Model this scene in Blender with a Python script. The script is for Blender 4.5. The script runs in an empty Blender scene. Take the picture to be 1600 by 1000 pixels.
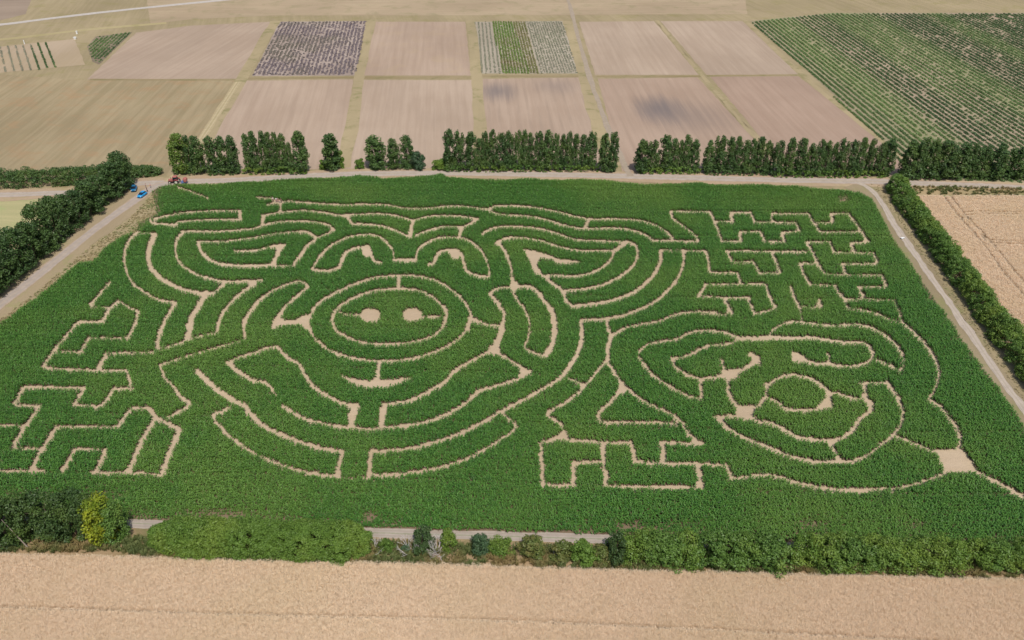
import bpy, math, random
import numpy as np
from mathutils import Vector, Matrix
random.seed(7); np.random.seed(7)
R = math.radians
C = bpy.context.scene.collection
scn = bpy.context.scene

# ------------------------------------------------------------------ camera, light, exposure
FPX, PITCH, CAMH = 1278.0, R(33.0), 115.0
cam = bpy.data.cameras.new('camera'); cam_o = bpy.data.objects.new('camera', cam); C.objects.link(cam_o)
cam.sensor_width = 36.0; cam.lens = 36.0*FPX/1600.0; cam.clip_start = 1.0; cam.clip_end = 9000.0
cam_o.location = (0, 0, CAMH); cam_o.rotation_euler = (R(90)-PITCH, 0, 0)
scn.camera = cam_o
SUN_EL, SUN_AZ = R(59), R(19)          # sun behind the camera, a little to the right
w = bpy.data.worlds.new('World'); scn.world = w; w.use_nodes = True
nt = w.node_tree; bg = nt.nodes['Background']
sky = nt.nodes.new('ShaderNodeTexSky'); sky.sky_type = 'NISHITA'; sky.sun_disc = False
sky.sun_elevation = SUN_EL; sky.sun_rotation = R(180)-SUN_AZ; sky.air_density = 1.2; sky.dust_density = 2.5
nt.links.new(sky.outputs[0], bg.inputs[0]); bg.inputs[1].default_value = 0.10
sl = bpy.data.lights.new('sun', 'SUN'); so = bpy.data.objects.new('sun', sl); C.objects.link(so)
sl.energy = 3.6; sl.angle = R(0.8); sl.color = (1.0, 0.95, 0.885)
tosun = Vector((math.sin(SUN_AZ)*math.cos(SUN_EL), -math.cos(SUN_AZ)*math.cos(SUN_EL), math.sin(SUN_EL)))
so.rotation_euler = tosun.to_track_quat('Z', 'Y').to_euler(); so.location = (60, -60, 160)
scn.view_settings.view_transform = 'Standard'; scn.view_settings.look = 'None'
scn.view_settings.exposure = 0.0; scn.view_settings.gamma = 1.0; scn.view_settings.use_curve_mapping = False

# ------------------------------------------------------------------ survey helpers: photo pixel -> point on the ground
CP, SP = math.cos(PITCH), math.sin(PITCH)
def G(px, py, z=0.0):
    u = (px-800)/FPX; v = (500-py)/FPX
    t = (CAMH-z)/(SP - v*CP)
    return Vector((u*t, (CP+v*SP)*t, z))
def proj(x, y, z):                       # numpy friendly inverse
    dz = z-CAMH
    depth = y*CP - dz*SP
    up = y*SP + dz*CP
    return 800+FPX*x/depth, 500-FPX*up/depth
def height_at(base, topy):               # height of an upright thing standing at base whose top shows at row topy
    lo, hi = 0.0, 60.0
    for _ in range(30):
        m = (lo+hi)/2
        if proj(base.x, base.y, m)[1] > topy: lo = m
        else: hi = m
    return lo

def tag(o, label=None, cat=None, group=None, kind=None):
    if label: o['label'] = label
    if cat: o['category'] = cat
    if group: o['group'] = group
    if kind: o['kind'] = kind
    return o
def mesh_obj(name, verts, faces, mat, parent=None, smooth=False):
    me = bpy.data.meshes.new(name)
    me.from_pydata([tuple(v) for v in verts], [], [tuple(f) for f in faces]); me.update()
    if smooth:
        me.polygons.foreach_set('use_smooth', [True]*len(me.polygons))
    if mat: me.materials.append(mat)
    o = bpy.data.objects.new(name, me); C.objects.link(o)
    if parent: o.parent = parent
    return o
def np_mesh(name, V, n_side, mat):       # V: (nfaces*n_side,3) un-shared polygons
    nv = len(V); nf = nv//n_side
    me = bpy.data.meshes.new(name)
    me.vertices.add(nv); me.vertices.foreach_set('co', np.asarray(V, dtype=np.float32).ravel())
    me.loops.add(nv); me.loops.foreach_set('vertex_index', np.arange(nv, dtype=np.int32))
    me.polygons.add(nf); me.polygons.foreach_set('loop_start', np.arange(0, nv, n_side, dtype=np.int32))
    me.polygons.foreach_set('loop_total', np.full(nf, n_side, dtype=np.int32))
    me.update(calc_edges=True); me.validate()
    if mat: me.materials.append(mat)
    return me
def empty(name, loc, rz=0.0):
    o = bpy.data.objects.new(name, None); C.objects.link(o); o.location = loc; o.rotation_euler = (0, 0, rz)
    o.empty_display_size = 0.5
    return o
def link(name, me, parent=None, loc=(0,0,0), rot=(0,0,0), sc=(1,1,1)):
    o = bpy.data.objects.new(name, me); C.objects.link(o)
    if parent: o.parent = parent
    o.location = loc; o.rotation_euler = rot; o.scale = sc
    return o

# ------------------------------------------------------------------ material helpers
class NB:
    def __init__(s, name, rough=0.9, spec=0.2):
        s.m = bpy.data.materials.new(name); s.m.use_nodes = True
        s.t = s.m.node_tree; s.b = s.t.nodes['Principled BSDF']
        s.b.inputs['Roughness'].default_value = rough
        s.b.inputs['Specular IOR Level'].default_value = spec
        s.geo = None
    def n(s, typ, **kw):
        nd = s.t.nodes.new(typ)
        for k, v in kw.items():
            if isinstance(k, str) and hasattr(nd, k): setattr(nd, k, v)
        return nd
    def L(s, a, b): s.t.links.new(a, b)
    def setin(s, sock, v):
        if hasattr(v, 'is_output') or isinstance(v, bpy.types.NodeSocket): s.L(v, sock)
        else: sock.default_value = v
    def pos(s):
        if not s.geo: s.geo = s.t.nodes.new('ShaderNodeNewGeometry')
        return s.geo.outputs['Position']
    def island(s):
        s.pos(); return s.geo.outputs['Random Per Island']
    def objrand(s): return s.t.nodes.new('ShaderNodeObjectInfo').outputs['Random']
    def math(s, op, a, b=0.0, clamp=False):
        nd = s.t.nodes.new('ShaderNodeMath'); nd.operation = op; nd.use_clamp = clamp
        s.setin(nd.inputs[0], a); s.setin(nd.inputs[1], b); return nd.outputs[0]
    def vmap(s, vec, rz=0.0, sc=(1,1,1), loc=(0,0,0)):
        nd = s.t.nodes.new('ShaderNodeMapping'); s.L(vec, nd.inputs[0])
        nd.inputs['Rotation'].default_value = (0, 0, rz); nd.inputs['Scale'].default_value = sc
        nd.inputs['Location'].default_value = loc
        return nd.outputs[0]
    def noise(s, vec, scale, detail=3, rough=0.55, dist=0.0):
        nd = s.t.nodes.new('ShaderNodeTexNoise'); s.L(vec, nd.inputs['Vector'])
        nd.inputs['Scale'].default_value = scale; nd.inputs['Detail'].default_value = detail
        nd.inputs['Roughness'].default_value = rough; nd.inputs['Distortion'].default_value = dist
        return nd.outputs[0]
    def ramp(s, fac, a, b):              # linear remap a..b -> 0..1 clamped
        nd = s.t.nodes.new('ShaderNodeMapRange'); s.setin(nd.inputs[0], fac)
        nd.inputs[1].default_value = a; nd.inputs[2].default_value = b
        nd.interpolation_type = 'SMOOTHSTEP'
        return nd.outputs[0]
    def mix(s, fac, a, b, mode='MIX'):
        nd = s.t.nodes.new('ShaderNodeMix'); nd.data_type = 'RGBA'; nd.blend_type = mode
        s.setin(nd.inputs[0], fac)
        for k, v in ((6, a), (7, b)):
            if isinstance(v, tuple): nd.inputs[k].default_value = (*v, 1) if len(v) == 3 else v
            else: s.L(v, nd.inputs[k])
        return nd.outputs[2]
    def sep(s, vec):
        nd = s.t.nodes.new('ShaderNodeSeparateXYZ'); s.L(vec, nd.inputs[0]); return nd.outputs
    def color(s, c):
        if isinstance(c, tuple): s.b.inputs['Base Color'].default_value = (*c, 1)
        else: s.L(c, s.b.inputs['Base Color'])
    def bump(s, h, strength=0.5, dist=0.1):
        nd = s.t.nodes.new('ShaderNodeBump'); nd.inputs['Strength'].default_value = strength
        nd.inputs['Distance'].default_value = dist; s.L(h, nd.inputs['Height']); s.L(nd.outputs[0], s.b.inputs['Normal'])
def plain(name, c, rough=0.6, spec=0.4, metal=0.0, var=0.12, sc=6.0):
    m = NB(name, rough, spec); m.b.inputs['Metallic'].default_value = metal
    tc = m.t.nodes.new('ShaderNodeTexCoord').outputs['Object']
    m.color(m.mix(m.noise(tc, sc, 4), tuple(x*(1-var) for x in c), tuple(min(1, x*(1+var)) for x in c)))
    return m.m

def leaf_mat(name, dark, light, tint=None, tr=0.25, patch=0.06, tintamt=0.3, rough=0.5, spec=0.35, band=None):
    m = NB(name, rough, spec)
    f = m.math('ADD', m.math('MULTIPLY', m.island(), 0.55), m.math('MULTIPLY', m.objrand(), 0.45))
    c = m.mix(f, dark, light)
    if tint:
        n = m.ramp(m.noise(m.pos() if band is None else m.vmap(m.vmap(m.pos(), band), 0, (1, 0.06, 1)), patch, 4, 0.6), 0.42, 0.66)
        c = m.mix(m.math('MULTIPLY', n, tintamt), c, tint)
    m.color(c)
    tb = m.t.nodes.new('ShaderNodeBsdfTranslucent')
    hs = m.t.nodes.new('ShaderNodeHueSaturation'); hs.inputs['Value'].default_value = 1.3; m.L(c, hs.inputs['Color'])
    m.L(hs.outputs[0], tb.inputs[0])
    ms = m.t.nodes.new('ShaderNodeMixShader'); ms.inputs[0].default_value = tr
    m.L(m.b.outputs[0], ms.inputs[1]); m.L(tb.outputs[0], ms.inputs[2])
    m.L(ms.outputs[0], m.t.nodes['Material Output'].inputs[0])
    return m.m

def field_mat(name, c1, c2, ang=0.0, streak=0.5, lines=None, linecol=None, lineamt=0.3, dark_patches=(), green=None, gamt=0.0, gband=None):
    """ground of a field: streaks and drill lines run along direction ang (radians, from +Y clockwise)"""
    m = NB(name, 0.95, 0.1)
    p = m.pos()
    al = m.vmap(p, ang)                                # x across, y along
    st = m.noise(m.vmap(al, 0, (1.0, 0.035, 1)), 0.45, 5, 0.65)
    big = m.noise(p, 0.018, 4, 0.55)
    fine = m.noise(p, 1.3, 4, 0.7)
    f = m.math('ADD', m.math('MULTIPLY', st, streak), m.math('MULTIPLY', big, 1.0-streak))
    c = m.mix(m.ramp(f, 0.36, 0.64), c1, c2)
    c = m.mix(m.math('MULTIPLY', fine, 0.45), c, tuple(x*0.62 for x in c1))
    if lines:
        x = m.sep(al)[0]
        wob = m.math('MULTIPLY', m.noise(m.vmap(al, 0, (0.2, 0.03, 1)), 1.0, 2), 0.6)
        sn = m.math('SINE', m.math('MULTIPLY', m.math('ADD', x, wob), 2*math.pi/lines))
        lm = m.ramp(sn, 0.2, 1.0)
        brk = m.ramp(m.noise(m.vmap(al, 0, (0.25, 0.03, 1)), 1.0, 3, 0.6), 0.35, 0.65)
        c = m.mix(m.math('MULTIPLY', m.math('MULTIPLY', lm, brk), lineamt), c, linecol)
    if green:
        g = m.ramp(m.noise(p, 0.09, 5, 0.7, 0.4), 0.48, 0.68) if gband is None else m.ramp(m.noise(m.vmap(al, 0, (1, 0.05, 1)), gband, 4, 0.6), 0.42, 0.64)
        c = m.mix(m.math('MULTIPLY', g, gamt), c, green)
    for (q, rx, ry, rot, amt, col) in dark_patches:            # soft-edged darker patches in the bare soil
        d = m.t.nodes.new('ShaderNodeVectorMath'); d.operation = 'SUBTRACT'; m.L(p, d.inputs[0]); d.inputs[1].default_value = tuple(q)
        s_ = m.vmap(m.vmap(d.outputs[0], rot), 0, (1/rx, 1/ry, 0))
        ln = m.t.nodes.new('ShaderNodeVectorMath'); ln.operation = 'LENGTH'; m.L(s_, ln.inputs[0])
        e = m.math('ADD', ln.outputs['Value'], m.math('MULTIPLY', m.math('SUBTRACT', st, 0.5), 1.0))
        c = m.mix(m.math('MULTIPLY', m.ramp(e, 1.05, 0.0), amt), c, col)
    wide = m.ramp(m.noise(m.vmap(al, 0, (1, 0.4, 1)), 0.035, 3, 0.5), 0.35, 0.7)
    c = m.mix(m.math('MULTIPLY', wide, 0.22), c, tuple(x*0.6 for x in c1))
    m.color(c); m.bump(m.noise(p, 2.2, 5, 0.7), 0.6, 0.12)
    return m.m

# ------------------------------------------------------------------ flat sheets
def sheet(name, pxs, z, mat, world=False, label=None):
    P = [Vector((a[0], a[1], z)) for a in pxs] if world else [G(a, b) for a, b in pxs]
    # subdivide edges and jitter them so that no boundary is ruler straight
    V = []
    n = len(P); rr = random.Random(len(name)*31+n)
    for i in range(n):
        a, b = P[i], P[(i+1) % n]; L = (b-a).length; k = max(1, min(60, int(L/3.0)))
        nrm = Vector((-(b-a).y, (b-a).x, 0)).normalized() if L > 0 else Vector((0,0,0))
        for j in range(k):
            t = j/k; q = a.lerp(b, t)
            if j and not world: q = q + nrm*rr.uniform(-0.22, 0.22)
            V.append((q.x, q.y, z))
    o = mesh_obj(name, V, [tuple(range(len(V)))], mat)
    if o.data.polygons[0].normal.z < 0: o.data.flip_normals()
    return tag(o, label, kind='structure')
def smooth_poly(pts, n=8):
    P = [Vector(p) for p in pts]; out = []
    if len(P) < 3: return P
    for i in range(len(P)-1):
        p0 = P[max(0, i-1)]; p1 = P[i]; p2 = P[i+1]; p3 = P[min(len(P)-1, i+2)]
        for k in range(n):
            t = k/n
            out.append(0.5*((2*p1)+(p2-p0)*t+(2*p0-5*p1+4*p2-p3)*t*t+(3*p1-p0-3*p2+p3)*t*t*t))
    out.append(P[-1]); return out
def ribbon(name, pxs, width, z, mat, off=0.0, kind='structure', jit=0.25, seed=1, label=None):
    P = smooth_poly([G(a, b) for a, b in pxs], 12)
    Q = [P[0]]; 
    for p in P[1:]:
        if (p-Q[-1]).length > 1.2: Q.append(p)
    rr = random.Random(seed)
    V, F, UV = [], [], []; s = 0.0; NC = 6; jl = jr = 0
    for i, p in enumerate(Q):
        t = (Q[min(i+1, len(Q)-1)]-Q[max(i-1, 0)]).normalized(); nr = Vector((-t.y, t.x, 0))
        if i: s += (p-Q[i-1]).length
        jl = jl*0.7+rr.uniform(-jit, jit); jr = jr*0.7+rr.uniform(-jit, jit)
        for c in range(NC+1):
            u = c/NC; d = off + (u-0.5)*width
            if c == 0: d -= jl
            if c == NC: d += jr
            q = p+nr*d; V.append((q.x, q.y, z)); UV.append((u, s))
    for i in range(len(Q)-1):
        for c in range(NC):
            a = i*(NC+1)+c; F.append((a+1, a, a+NC+1, a+NC+2))
    o = mesh_obj(name, V, F, mat)
    uv = o.data.uv_layers.new(name='UVMap')
    for lp in o.data.loops: uv.data[lp.index].uv = UV[lp.vertex_index]
    if o.data.polygons[0].normal.z < 0: o.data.flip_normals()
    return tag(o, label, kind=kind)
def track_mat(name, base, rut, mid, midamt=0.5, rutamt=0.6, edge=None):
    m = NB(name, 0.95, 0.1)
    tc = m.t.nodes.new('ShaderNodeTexCoord').outputs['UV']; sp = m.sep(tc)
    u = sp[0]; p = m.pos()
    wob = m.math('MULTIPLY', m.math('SUBTRACT', m.noise(m.vmap(tc, 0, (1, 0.05, 1)), 1.0, 3), 0.5), 0.16)
    uu = m.math('ADD', u, wob)
    d = m.math('ABSOLUTE', m.math('SUBTRACT', uu, 0.5))           # 0 in the middle, .5 at the edge
    rutf = m.math('SUBTRACT', 1.0, m.math('MULTIPLY', m.math('ABSOLUTE', m.math('SUBTRACT', d, 0.2)), 10.0), True)
    n1 = m.noise(p, 0.5, 5, 0.65)
    c = m.mix(m.ramp(n1, 0.3, 0.7), base, tuple(x*0.8 for x in base))
    if edge: c = m.mix(m.math('MULTIPLY', m.ramp(m.math('ADD', d, m.math('MULTIPLY', m.math('SUBTRACT', n1, .5), .3)), 0.34, 0.46), 0.8), c, edge)
    c = m.mix(m.math('MULTIPLY', rutf, rutamt), c, rut)
    g = m.math('MULTIPLY', m.ramp(m.math('ADD', d, m.math('MULTIPLY', m.noise(p, 0.8, 4, 0.7), 0.16)), 0.17, 0.08), midamt)
    c = m.mix(g, c, mid)
    m.color(c); m.bump(m.noise(p, 3.0, 4), 0.5, 0.08)
    return m.m

# ------------------------------------------------------------------ colours
def furrow_angle(a, b):
    p, q = G(*a), G(*b); return math.atan2(q.x-p.x, q.y-p.y)

SOIL1, SOIL2 = (0.385, 0.292, 0.215), (0.47, 0.368, 0.278)
FUR = (0.30, 0.225, 0.17)
GRASSY = (0.20, 0.21, 0.075)
M_ground = field_mat('dry_grass_ground', (0.31, 0.25, 0.145), (0.40, 0.32, 0.195), R(-14), 0.55, green=(0.25, 0.22, 0.09), gamt=0.5)
M_stubble = field_mat('stubble', (0.29, 0.23, 0.135), (0.40, 0.32, 0.195), furrow_angle((40, 240), (122, 170)), 0.6, lines=11.0, linecol=(0.25, 0.20, 0.11), lineamt=0.5, green=(0.34, 0.22, 0.12), gamt=0.6)
angA = furrow_angle((540, 215), (575, 40)); angB = furrow_angle((745, 200), (733, 40))
angC = furrow_angle((945, 205), (887, 35)); angD = furrow_angle((1165, 205), (1022, 35)); angE = furrow_angle((1400, 232), (1175, 40))
def bare(name, ang, k=1.0, pink=1.0, dark_patches=(), lines=3.4, la=0.22, green=None, gamt=0):
    a = (SOIL1[0]*k, SOIL1[1]*k*pink, SOIL1[2]*k*pink); b = (SOIL2[0]*k, SOIL2[1]*k*pink, SOIL2[2]*k*pink)
    return field_mat(name, a, b, ang, 0.55, lines, FUR, la, dark_patches, green, gamt)
DARK_PATCH = (0.17, 0.145, 0.14)

sheet('ground', [(-3000, -200), (3000, -200), (3000, 4500), (-3000, 4500)], 0.0, M_ground, world=True)
sheet('stubble_field', [(-330, 118), (0, 116), (135, 126), (370, 126), (312, 222), (266, 274), (-330, 274)], 0.02, M_stubble)
F = {}
def fld(name, pts, mat, z=0.02): return sheet(name, pts, z, mat)
fld('bare_field', [(136, 124), (213, 51), (300, 40), (424, 34), (372, 123)], bare('soil_a', furrow_angle((200, 115), (330, 45)), 0.97, 0.99, green=(0.33,.25,.19), gamt=.3))
fld('bare_field', [(584, 34), (727, 34), (736, 118), (568, 118)], bare('soil_b', angA*.4+angB*.6, 0.99, 0.97, green=(0.40,.30,.19), gamt=.4))
fld('bare_field', [(905, 34), (1022, 33), (1092, 117), (930, 117)], bare('soil_c', (angC+angD)/2, 1.02))
fld('bare_field', [(1032, 33), (1160, 33), (1247, 116), (1104, 117)], bare('soil_d', (angD+angE)/2, 1.0))
fld('bare_field', [(382, 126), (552, 124), (540, 215), (530, 264), (299, 270)], bare('soil_e', angA*1.15, 1.0, 0.98, lines=7))
fld('bare_field', [(568, 125), (738, 125), (748, 262), (539, 264)], bare('soil_f', angA*.45+angB*.55, 1.02, 0.99))
fld('bare_field', [(753, 123), (907, 121), (946, 264), (758, 264)],
    bare('soil_g', (angB+angC)/2, 0.97, 0.97, [(G(778, 143), 12, 20, 0, 0.75, DARK_PATCH), (G(868, 135), 14, 16, 0, 0.35, DARK_PATCH)], lines=4.2, la=0.6))
fld('bare_field', [(934, 123), (1090, 121), (1170, 208), (1222, 268), (972, 268)],
    bare('soil_h', (angC+angD)/2, 0.95, 0.95, [(G(1030, 170), 14, 24, 0, 0.95, DARK_PATCH), (G(1075, 182), 26, 26, 0, 0.4, DARK_PATCH)], la=0.35))
fld('bare_field', [(1110, 120), (1247, 119), (1382, 222), (1425, 278), (1236, 272)], bare('soil_i', (angD+angE)/2, 0.90, 0.93))
# grass balks between the plots
M_balk = field_mat('balk_grass', (0.36, 0.29, 0.17), (0.43, 0.345, 0.205), 0, 0.3, green=(0.20, 0.19, 0.08), gamt=0.75)
M_balkline = field_mat('balk_edge', (0.27, 0.21, 0.11), (0.38, 0.30, 0.18), R(90), 0.4, green=(0.15, 0.16, 0.06), gamt=0.5)
for k, (pp, wd) in enumerate([([(580, 30), (562, 121), (537, 262)], 5.0), ([(735, 32), (745, 122), (753, 264)], 5.0),
                              ([(887, 33), (905, 90), (925, 160), (950, 240), (958, 262)], 6.5), ([(430, 33), (376, 124), (290, 270)], 6.0),
                              ([(1026, 32), (1098, 120), (1175, 210), (1228, 270)], 2.2), ([(1165, 32), (1255, 118), (1420, 255)], 2.6)]):
    ribbon('grass_balk', pp, wd, 0.05, M_balk, seed=k+5, jit=0.4)
for k, (pp, wd) in enumerate([([(140, 124.5), (370, 125)], 2.2), ([(382, 122.5), (556, 121)], 3.0), ([(570, 121), (740, 121)], 4.0), ([(750, 119), (906, 119)], 4.0), ([(932, 119.5), (1094, 119)], 2.6), ([(1104, 118.5), (1245, 117.5)], 2.0)]):
    ribbon('grass_balk', pp, wd, 0.04, M_balkline, seed=k+25, jit=0.4)
# tilled plots
M_plotL = field_mat('plot_soil', (0.40, 0.31, 0.20), (0.46, 0.36, 0.26), R(-10), 0.4)
fld('vegetable_plot', [(-330, 93), (0, 73), (116, 61), (133, 101), (0, 114), (-330, 120)], M_plotL, 0.03)
fld('vegetable_plot', [(136, 72), (150, 57), (207, 50), (155, 101), (144, 96)], field_mat('plot_dark', (0.2, 0.16, 0.11), (0.3, 0.24, 0.17), R(40), 0.5), 0.03)
fld('lavender_plot', [(437, 34), (574, 33), (555, 118), (394, 119)], field_mat('plot_lav', (0.33, 0.26, 0.22), (0.46, 0.38, 0.32), angA*1.1, 0.5), 0.03)
angPl = furrow_angle((905, 112), (875, 36))*.6 + angB*.4
fld('strip_plot', [(741, 34), (879, 33), (904, 115), (752, 115)], field_mat('plot_strip', (0.36, 0.31, 0.235), (0.44, 0.385, 0.30), angPl, 0.4), 0.03)
fld('row_crop_field', [(1172, 33), (1300, 20), (2100, 20), (2300, 330), (1430, 283), (1415, 250), (1268, 117)], field_mat('row_field_soil', (0.32, 0.25, 0.175), (0.42, 0.335, 0.235), angE, 0.7, green=(0.22, 0.24, 0.11), gamt=0.7, gband=0.03), 0.03)
# land beyond the plots
fld('far_field', [(225, -30), (1160, -30), (1168, 22), (700, 24), (430, 24), (300, 30), (235, 37)], field_mat('far_soil', (0.38, 0.29, 0.19), (0.46, 0.36, 0.24), R(90), 0.6, green=(0.2, 0.2, 0.09), gamt=0.4), 0.02)
fld('far_field', [(-500, -30), (60, -30), (40, 22), (0, 32), (-500, 60)], bare('soil_j', R(80), 0.75), 0.02)
# tracks
TR = (0.43, 0.362, 0.30); RUT = (0.40, 0.345, 0.30)
M_track = track_mat('dusty_track', TR, (0.36, 0.315, 0.28), (0.33, 0.27, 0.19), 0.55, 0.75, edge=(0.36, 0.26, 0.18))
M_trackN = track_mat('field_edge_track', (0.40, 0.34, 0.285), (0.30, 0.25, 0.205), (0.20, 0.22, 0.12), 0.6, 0.7)
M_verge = field_mat('verge_dry', (0.40, 0.29, 0.19), (0.48, 0.37, 0.25), 0, 0.3, green=(0.28, 0.26, 0.11), gamt=0.5)
M_pale = track_mat('pale_road', (0.50, 0.45, 0.40), (0.44, 0.40, 0.36), (0.44, 0.40, 0.34), 0.2)
back = [(2000, 312), (1600, 294), (1420, 286), (1370, 284), (1200, 281), (1000, 276), (800, 272), (700, 271), (600, 271.5), (500, 274), (400, 280), (330, 283), (290, 284), (245, 291), (213, 312), (150, 357), (70, 422), (0, 476), (-80, 536), (-250, 655)]
ribbon('verge', back[:-6], 9.5, 0.06, M_verge, seed=2, jit=0.5)
ribbon('verge', back[-8:], 11.5, 0.056, field_mat('verge_left', (0.34, 0.265, 0.165), (0.42, 0.335, 0.215), 0, 0.3, green=(0.27, 0.26, 0.115), gamt=0.7), seed=32, jit=0.6)
ribbon('farm_track', back[:-6], 5.4, 0.08, M_track, seed=3)
ribbon('farm_track', back[-8:], 4.0, 0.096, track_mat('left_track', (0.41, 0.34, 0.285), (0.33, 0.285, 0.25), (0.37, 0.31, 0.25), 0.5, 0.8, edge=(0.37, 0.28, 0.20)), seed=33)
leftw = [(-300, 318), (-60, 307), (60, 303), (150, 298), (210, 288), (262, 285)]
ribbon('verge', leftw, 9, 0.062, M_verge, seed=4, jit=0.5)
ribbon('farm_track', leftw, 4.5, 0.084, M_track, seed=5)
ribbon('farm_track', [(985, 275), (975, 255), (952, 205), (935, 160), (918, 110), (897, 34), (888, 0)], 2.2, 0.10, track_mat('side_track', (0.37, 0.30, 0.23), (0.33, 0.27, 0.21), (0.33, 0.28, 0.17), 0.4), seed=6)
ribbon('farm_track', [(262, 284), (285, 265), (305, 232), (340, 178), (372, 128)], 3.2, 0.104, track_mat('grass_track', (0.42, 0.34, 0.2), (0.5, 0.41, 0.28), (0.33, 0.29, 0.14), 0.5), seed=16)
rt = [(1340, 286), (1360, 296), (1376, 316), (1392, 343), (1412, 373), (1440, 413), (1475, 462), (1512, 513), (1540, 556), (1577, 609), (1605, 646), (1700, 785)]
ribbon('verge', rt, 9.5, 0.066, field_mat('verge_right', (0.27, 0.215, 0.13), (0.34, 0.275, 0.175), 0, 0.3, green=(0.22, 0.22, 0.09), gamt=0.7), off=-2.4, seed=7, jit=0.5)
ribbon('farm_track', rt, 2.1, 0.088, track_mat('right_track', (0.43, 0.365, 0.30), (0.48, 0.41, 0.345), (0.36, 0.31, 0.22), 0.5, 0.5), seed=8)
near_tr = [(-400, 795), (-60, 806), (200, 818), (590, 833), (770, 838), (960, 843), (1240, 853), (1600, 862), (2000, 872)]
ribbon('verge', near_tr, 9, 0.064, field_mat('verge_near', (0.33, 0.24, 0.15), (0.44, 0.33, 0.22), 0, 0.3, green=(0.16, 0.17, 0.07), gamt=0.8), off=-1.0, seed=9, jit=0.5)
ribbon('farm_track', near_tr, 3.0, 0.09, M_trackN, seed=10)
ribbon('pale_road', [(-400, 75), (-150, 52), (0, 38.5), (70, 30), (200, 15), (400, -5)], 5.5, 0.06, M_pale, seed=11)
ribbon('verge', [(-400, 100), (0, 62), (130, 47), (260, 36)], 5.0, 0.03, field_mat('rough_verge', (0.40, 0.33, 0.17), (0.46, 0.38, 0.22), R(80), 0.6, green=(0.27, 0.24, 0.1), gamt=0.6), seed=12)
# fields beside the maze
fld('young_wheat_field', [(-400, 309), (106, 309), (70, 345), (0, 392), (-300, 570), (-500, 500)], field_mat('young_wheat', (0.36, 0.34, 0.17), (0.47, 0.41, 0.22), R(-85), 0.7, green=(0.29, 0.35, 0.14), gamt=0.6), 0.02)
fld('weedy_strip', [(1417, 291), (1700, 297), (2000, 320), (2000, 332), (1600, 308), (1425, 307)], field_mat('weedy', (0.36, 0.27, 0.15), (0.42, 0.32, 0.18), R(90), 0.4, green=(0.14, 0.18, 0.06), gamt=0.9), 0.1)
wheatR = [(1424, 308), (1600, 308), (2100, 335), (2300, 1020), (1680, 690), (1600, 575), (1500, 430)]
M_wheatsoil = field_mat('wheat_ground', (0.50, 0.395, 0.285), (0.57, 0.46, 0.34), R(0), 0.3)
fld('wheat_field', wheatR, M_wheatsoil, 0.02)
wheatN = [(-500, 868), (0, 869), (200, 872), (400, 879), (700, 883), (850, 890), (1000, 894), (1200, 899), (1600, 908), (2200, 920), (2400, 1300), (-700, 1300)]
fld('wheat_field', wheatN, M_wheatsoil, 0.02)
fld('rough_strip', [(-400, 815), (200, 825), (590, 840), (960, 850), (1240, 858), (1600, 868), (2000, 880), (2000, 914), (1600, 905), (1200, 897), (850, 888), (400, 877), (200, 870), (-400, 866)],
    field_mat('rough_strip_soil', (0.30, 0.21, 0.12), (0.40, 0.29, 0.17), R(90), 0.4, green=(0.13, 0.14, 0.05), gamt=0.8), 0.1)

# ------------------------------------------------------------------ the maze: clearings cut in the maize, surveyed from the photo
SEG = []; POL = []; BLOB = []
def S(col, row, w, txt, smooth=True):
    ox = {'0':0, '1':400, '2':800, '3':1200}[col]; oy = {'B':220, 'C':420, 'D':620}[row]
    P = [tuple(float(v) for v in a.split(',')) for a in txt.split()]
    P = [Vector((ox+a/4, oy+b/4, 0)) for a, b in P]
    if smooth and len(P) > 2: P = smooth_poly(P, 5)
    SEG.append((P, w/4))
def L_(col, row, w, txt): S(col, row, w, txt, False)
def PG(col, row, txt):
    ox = {'0':0, '1':400, '2':800, '3':1200}[col]; oy = {'B':220, 'C':420, 'D':620}[row]
    POL.append([(ox+float(a.split(',')[0])/4, oy+float(a.split(',')[1])/4) for a in txt.split()])
def BL(col, row, x, y, rx, ry):
    ox = {'0':0, '1':400, '2':800, '3':1200}[col]; oy = {'B':220, 'C':420, 'D':620}[row]
    BLOB.append((ox+x/4, oy+y/4, rx/4, ry/4))
# upper left
L_('0','B',9,'1110,290 1200,322 1300,360')
S('0','B',8,'960,490 1050,468 1180,448 1350,440 1500,438'); L_('0','B',26,'1500,440 1500,492')
S('0','B',12,'1500,494 1300,496 1180,502 1110,512 1080,535'); L_('0','B',14,'935,495 960,518 1110,530')
L_('0','B',10,'850,575 975,582')
S('0','B',20,'862,572 805,630 778,700 782,780 802,850 850,910 920,960 1000,1000 1100,1012')
S('0','B',34,'972,590 940,650 925,720 940,790 980,840 1050,890 1150,935 1250,955 1330,958')
S('0','B',20,'1150,572 1105,620 1095,690 1120,760 1180,810 1260,850 1350,872 1420,882 1600,878'); S('1','B',20,'0,878 40,872')
S('0','B',8,'1130,568 1250,568 1400,566 1600,548 1640,525')
L_('1','B',26,'42,470 40,525'); S('1','B',11,'40,470 150,450 300,438 420,450 520,468 575,478')
S('0','B',26,'1240,635 1250,680 1290,730 1350,765 1450,782 1600,785 1690,778'); S('0','B',8,'1230,632 1400,630 1600,606'); S('1','B',10,'0,606 100,585 250,570')
S('0','B',22,'1465,692 1530,692 1600,690'); S('1','B',10,'0,688 60,672 110,660'); L_('1','B',24,'100,664 180,652'); S('1','B',28,'175,655 140,690 122,740 98,778')
S('1','B',12,'0,545 100,515 200,505 330,505 430,520 490,552'); S('1','B',12,'490,555 440,585 390,605')
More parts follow.
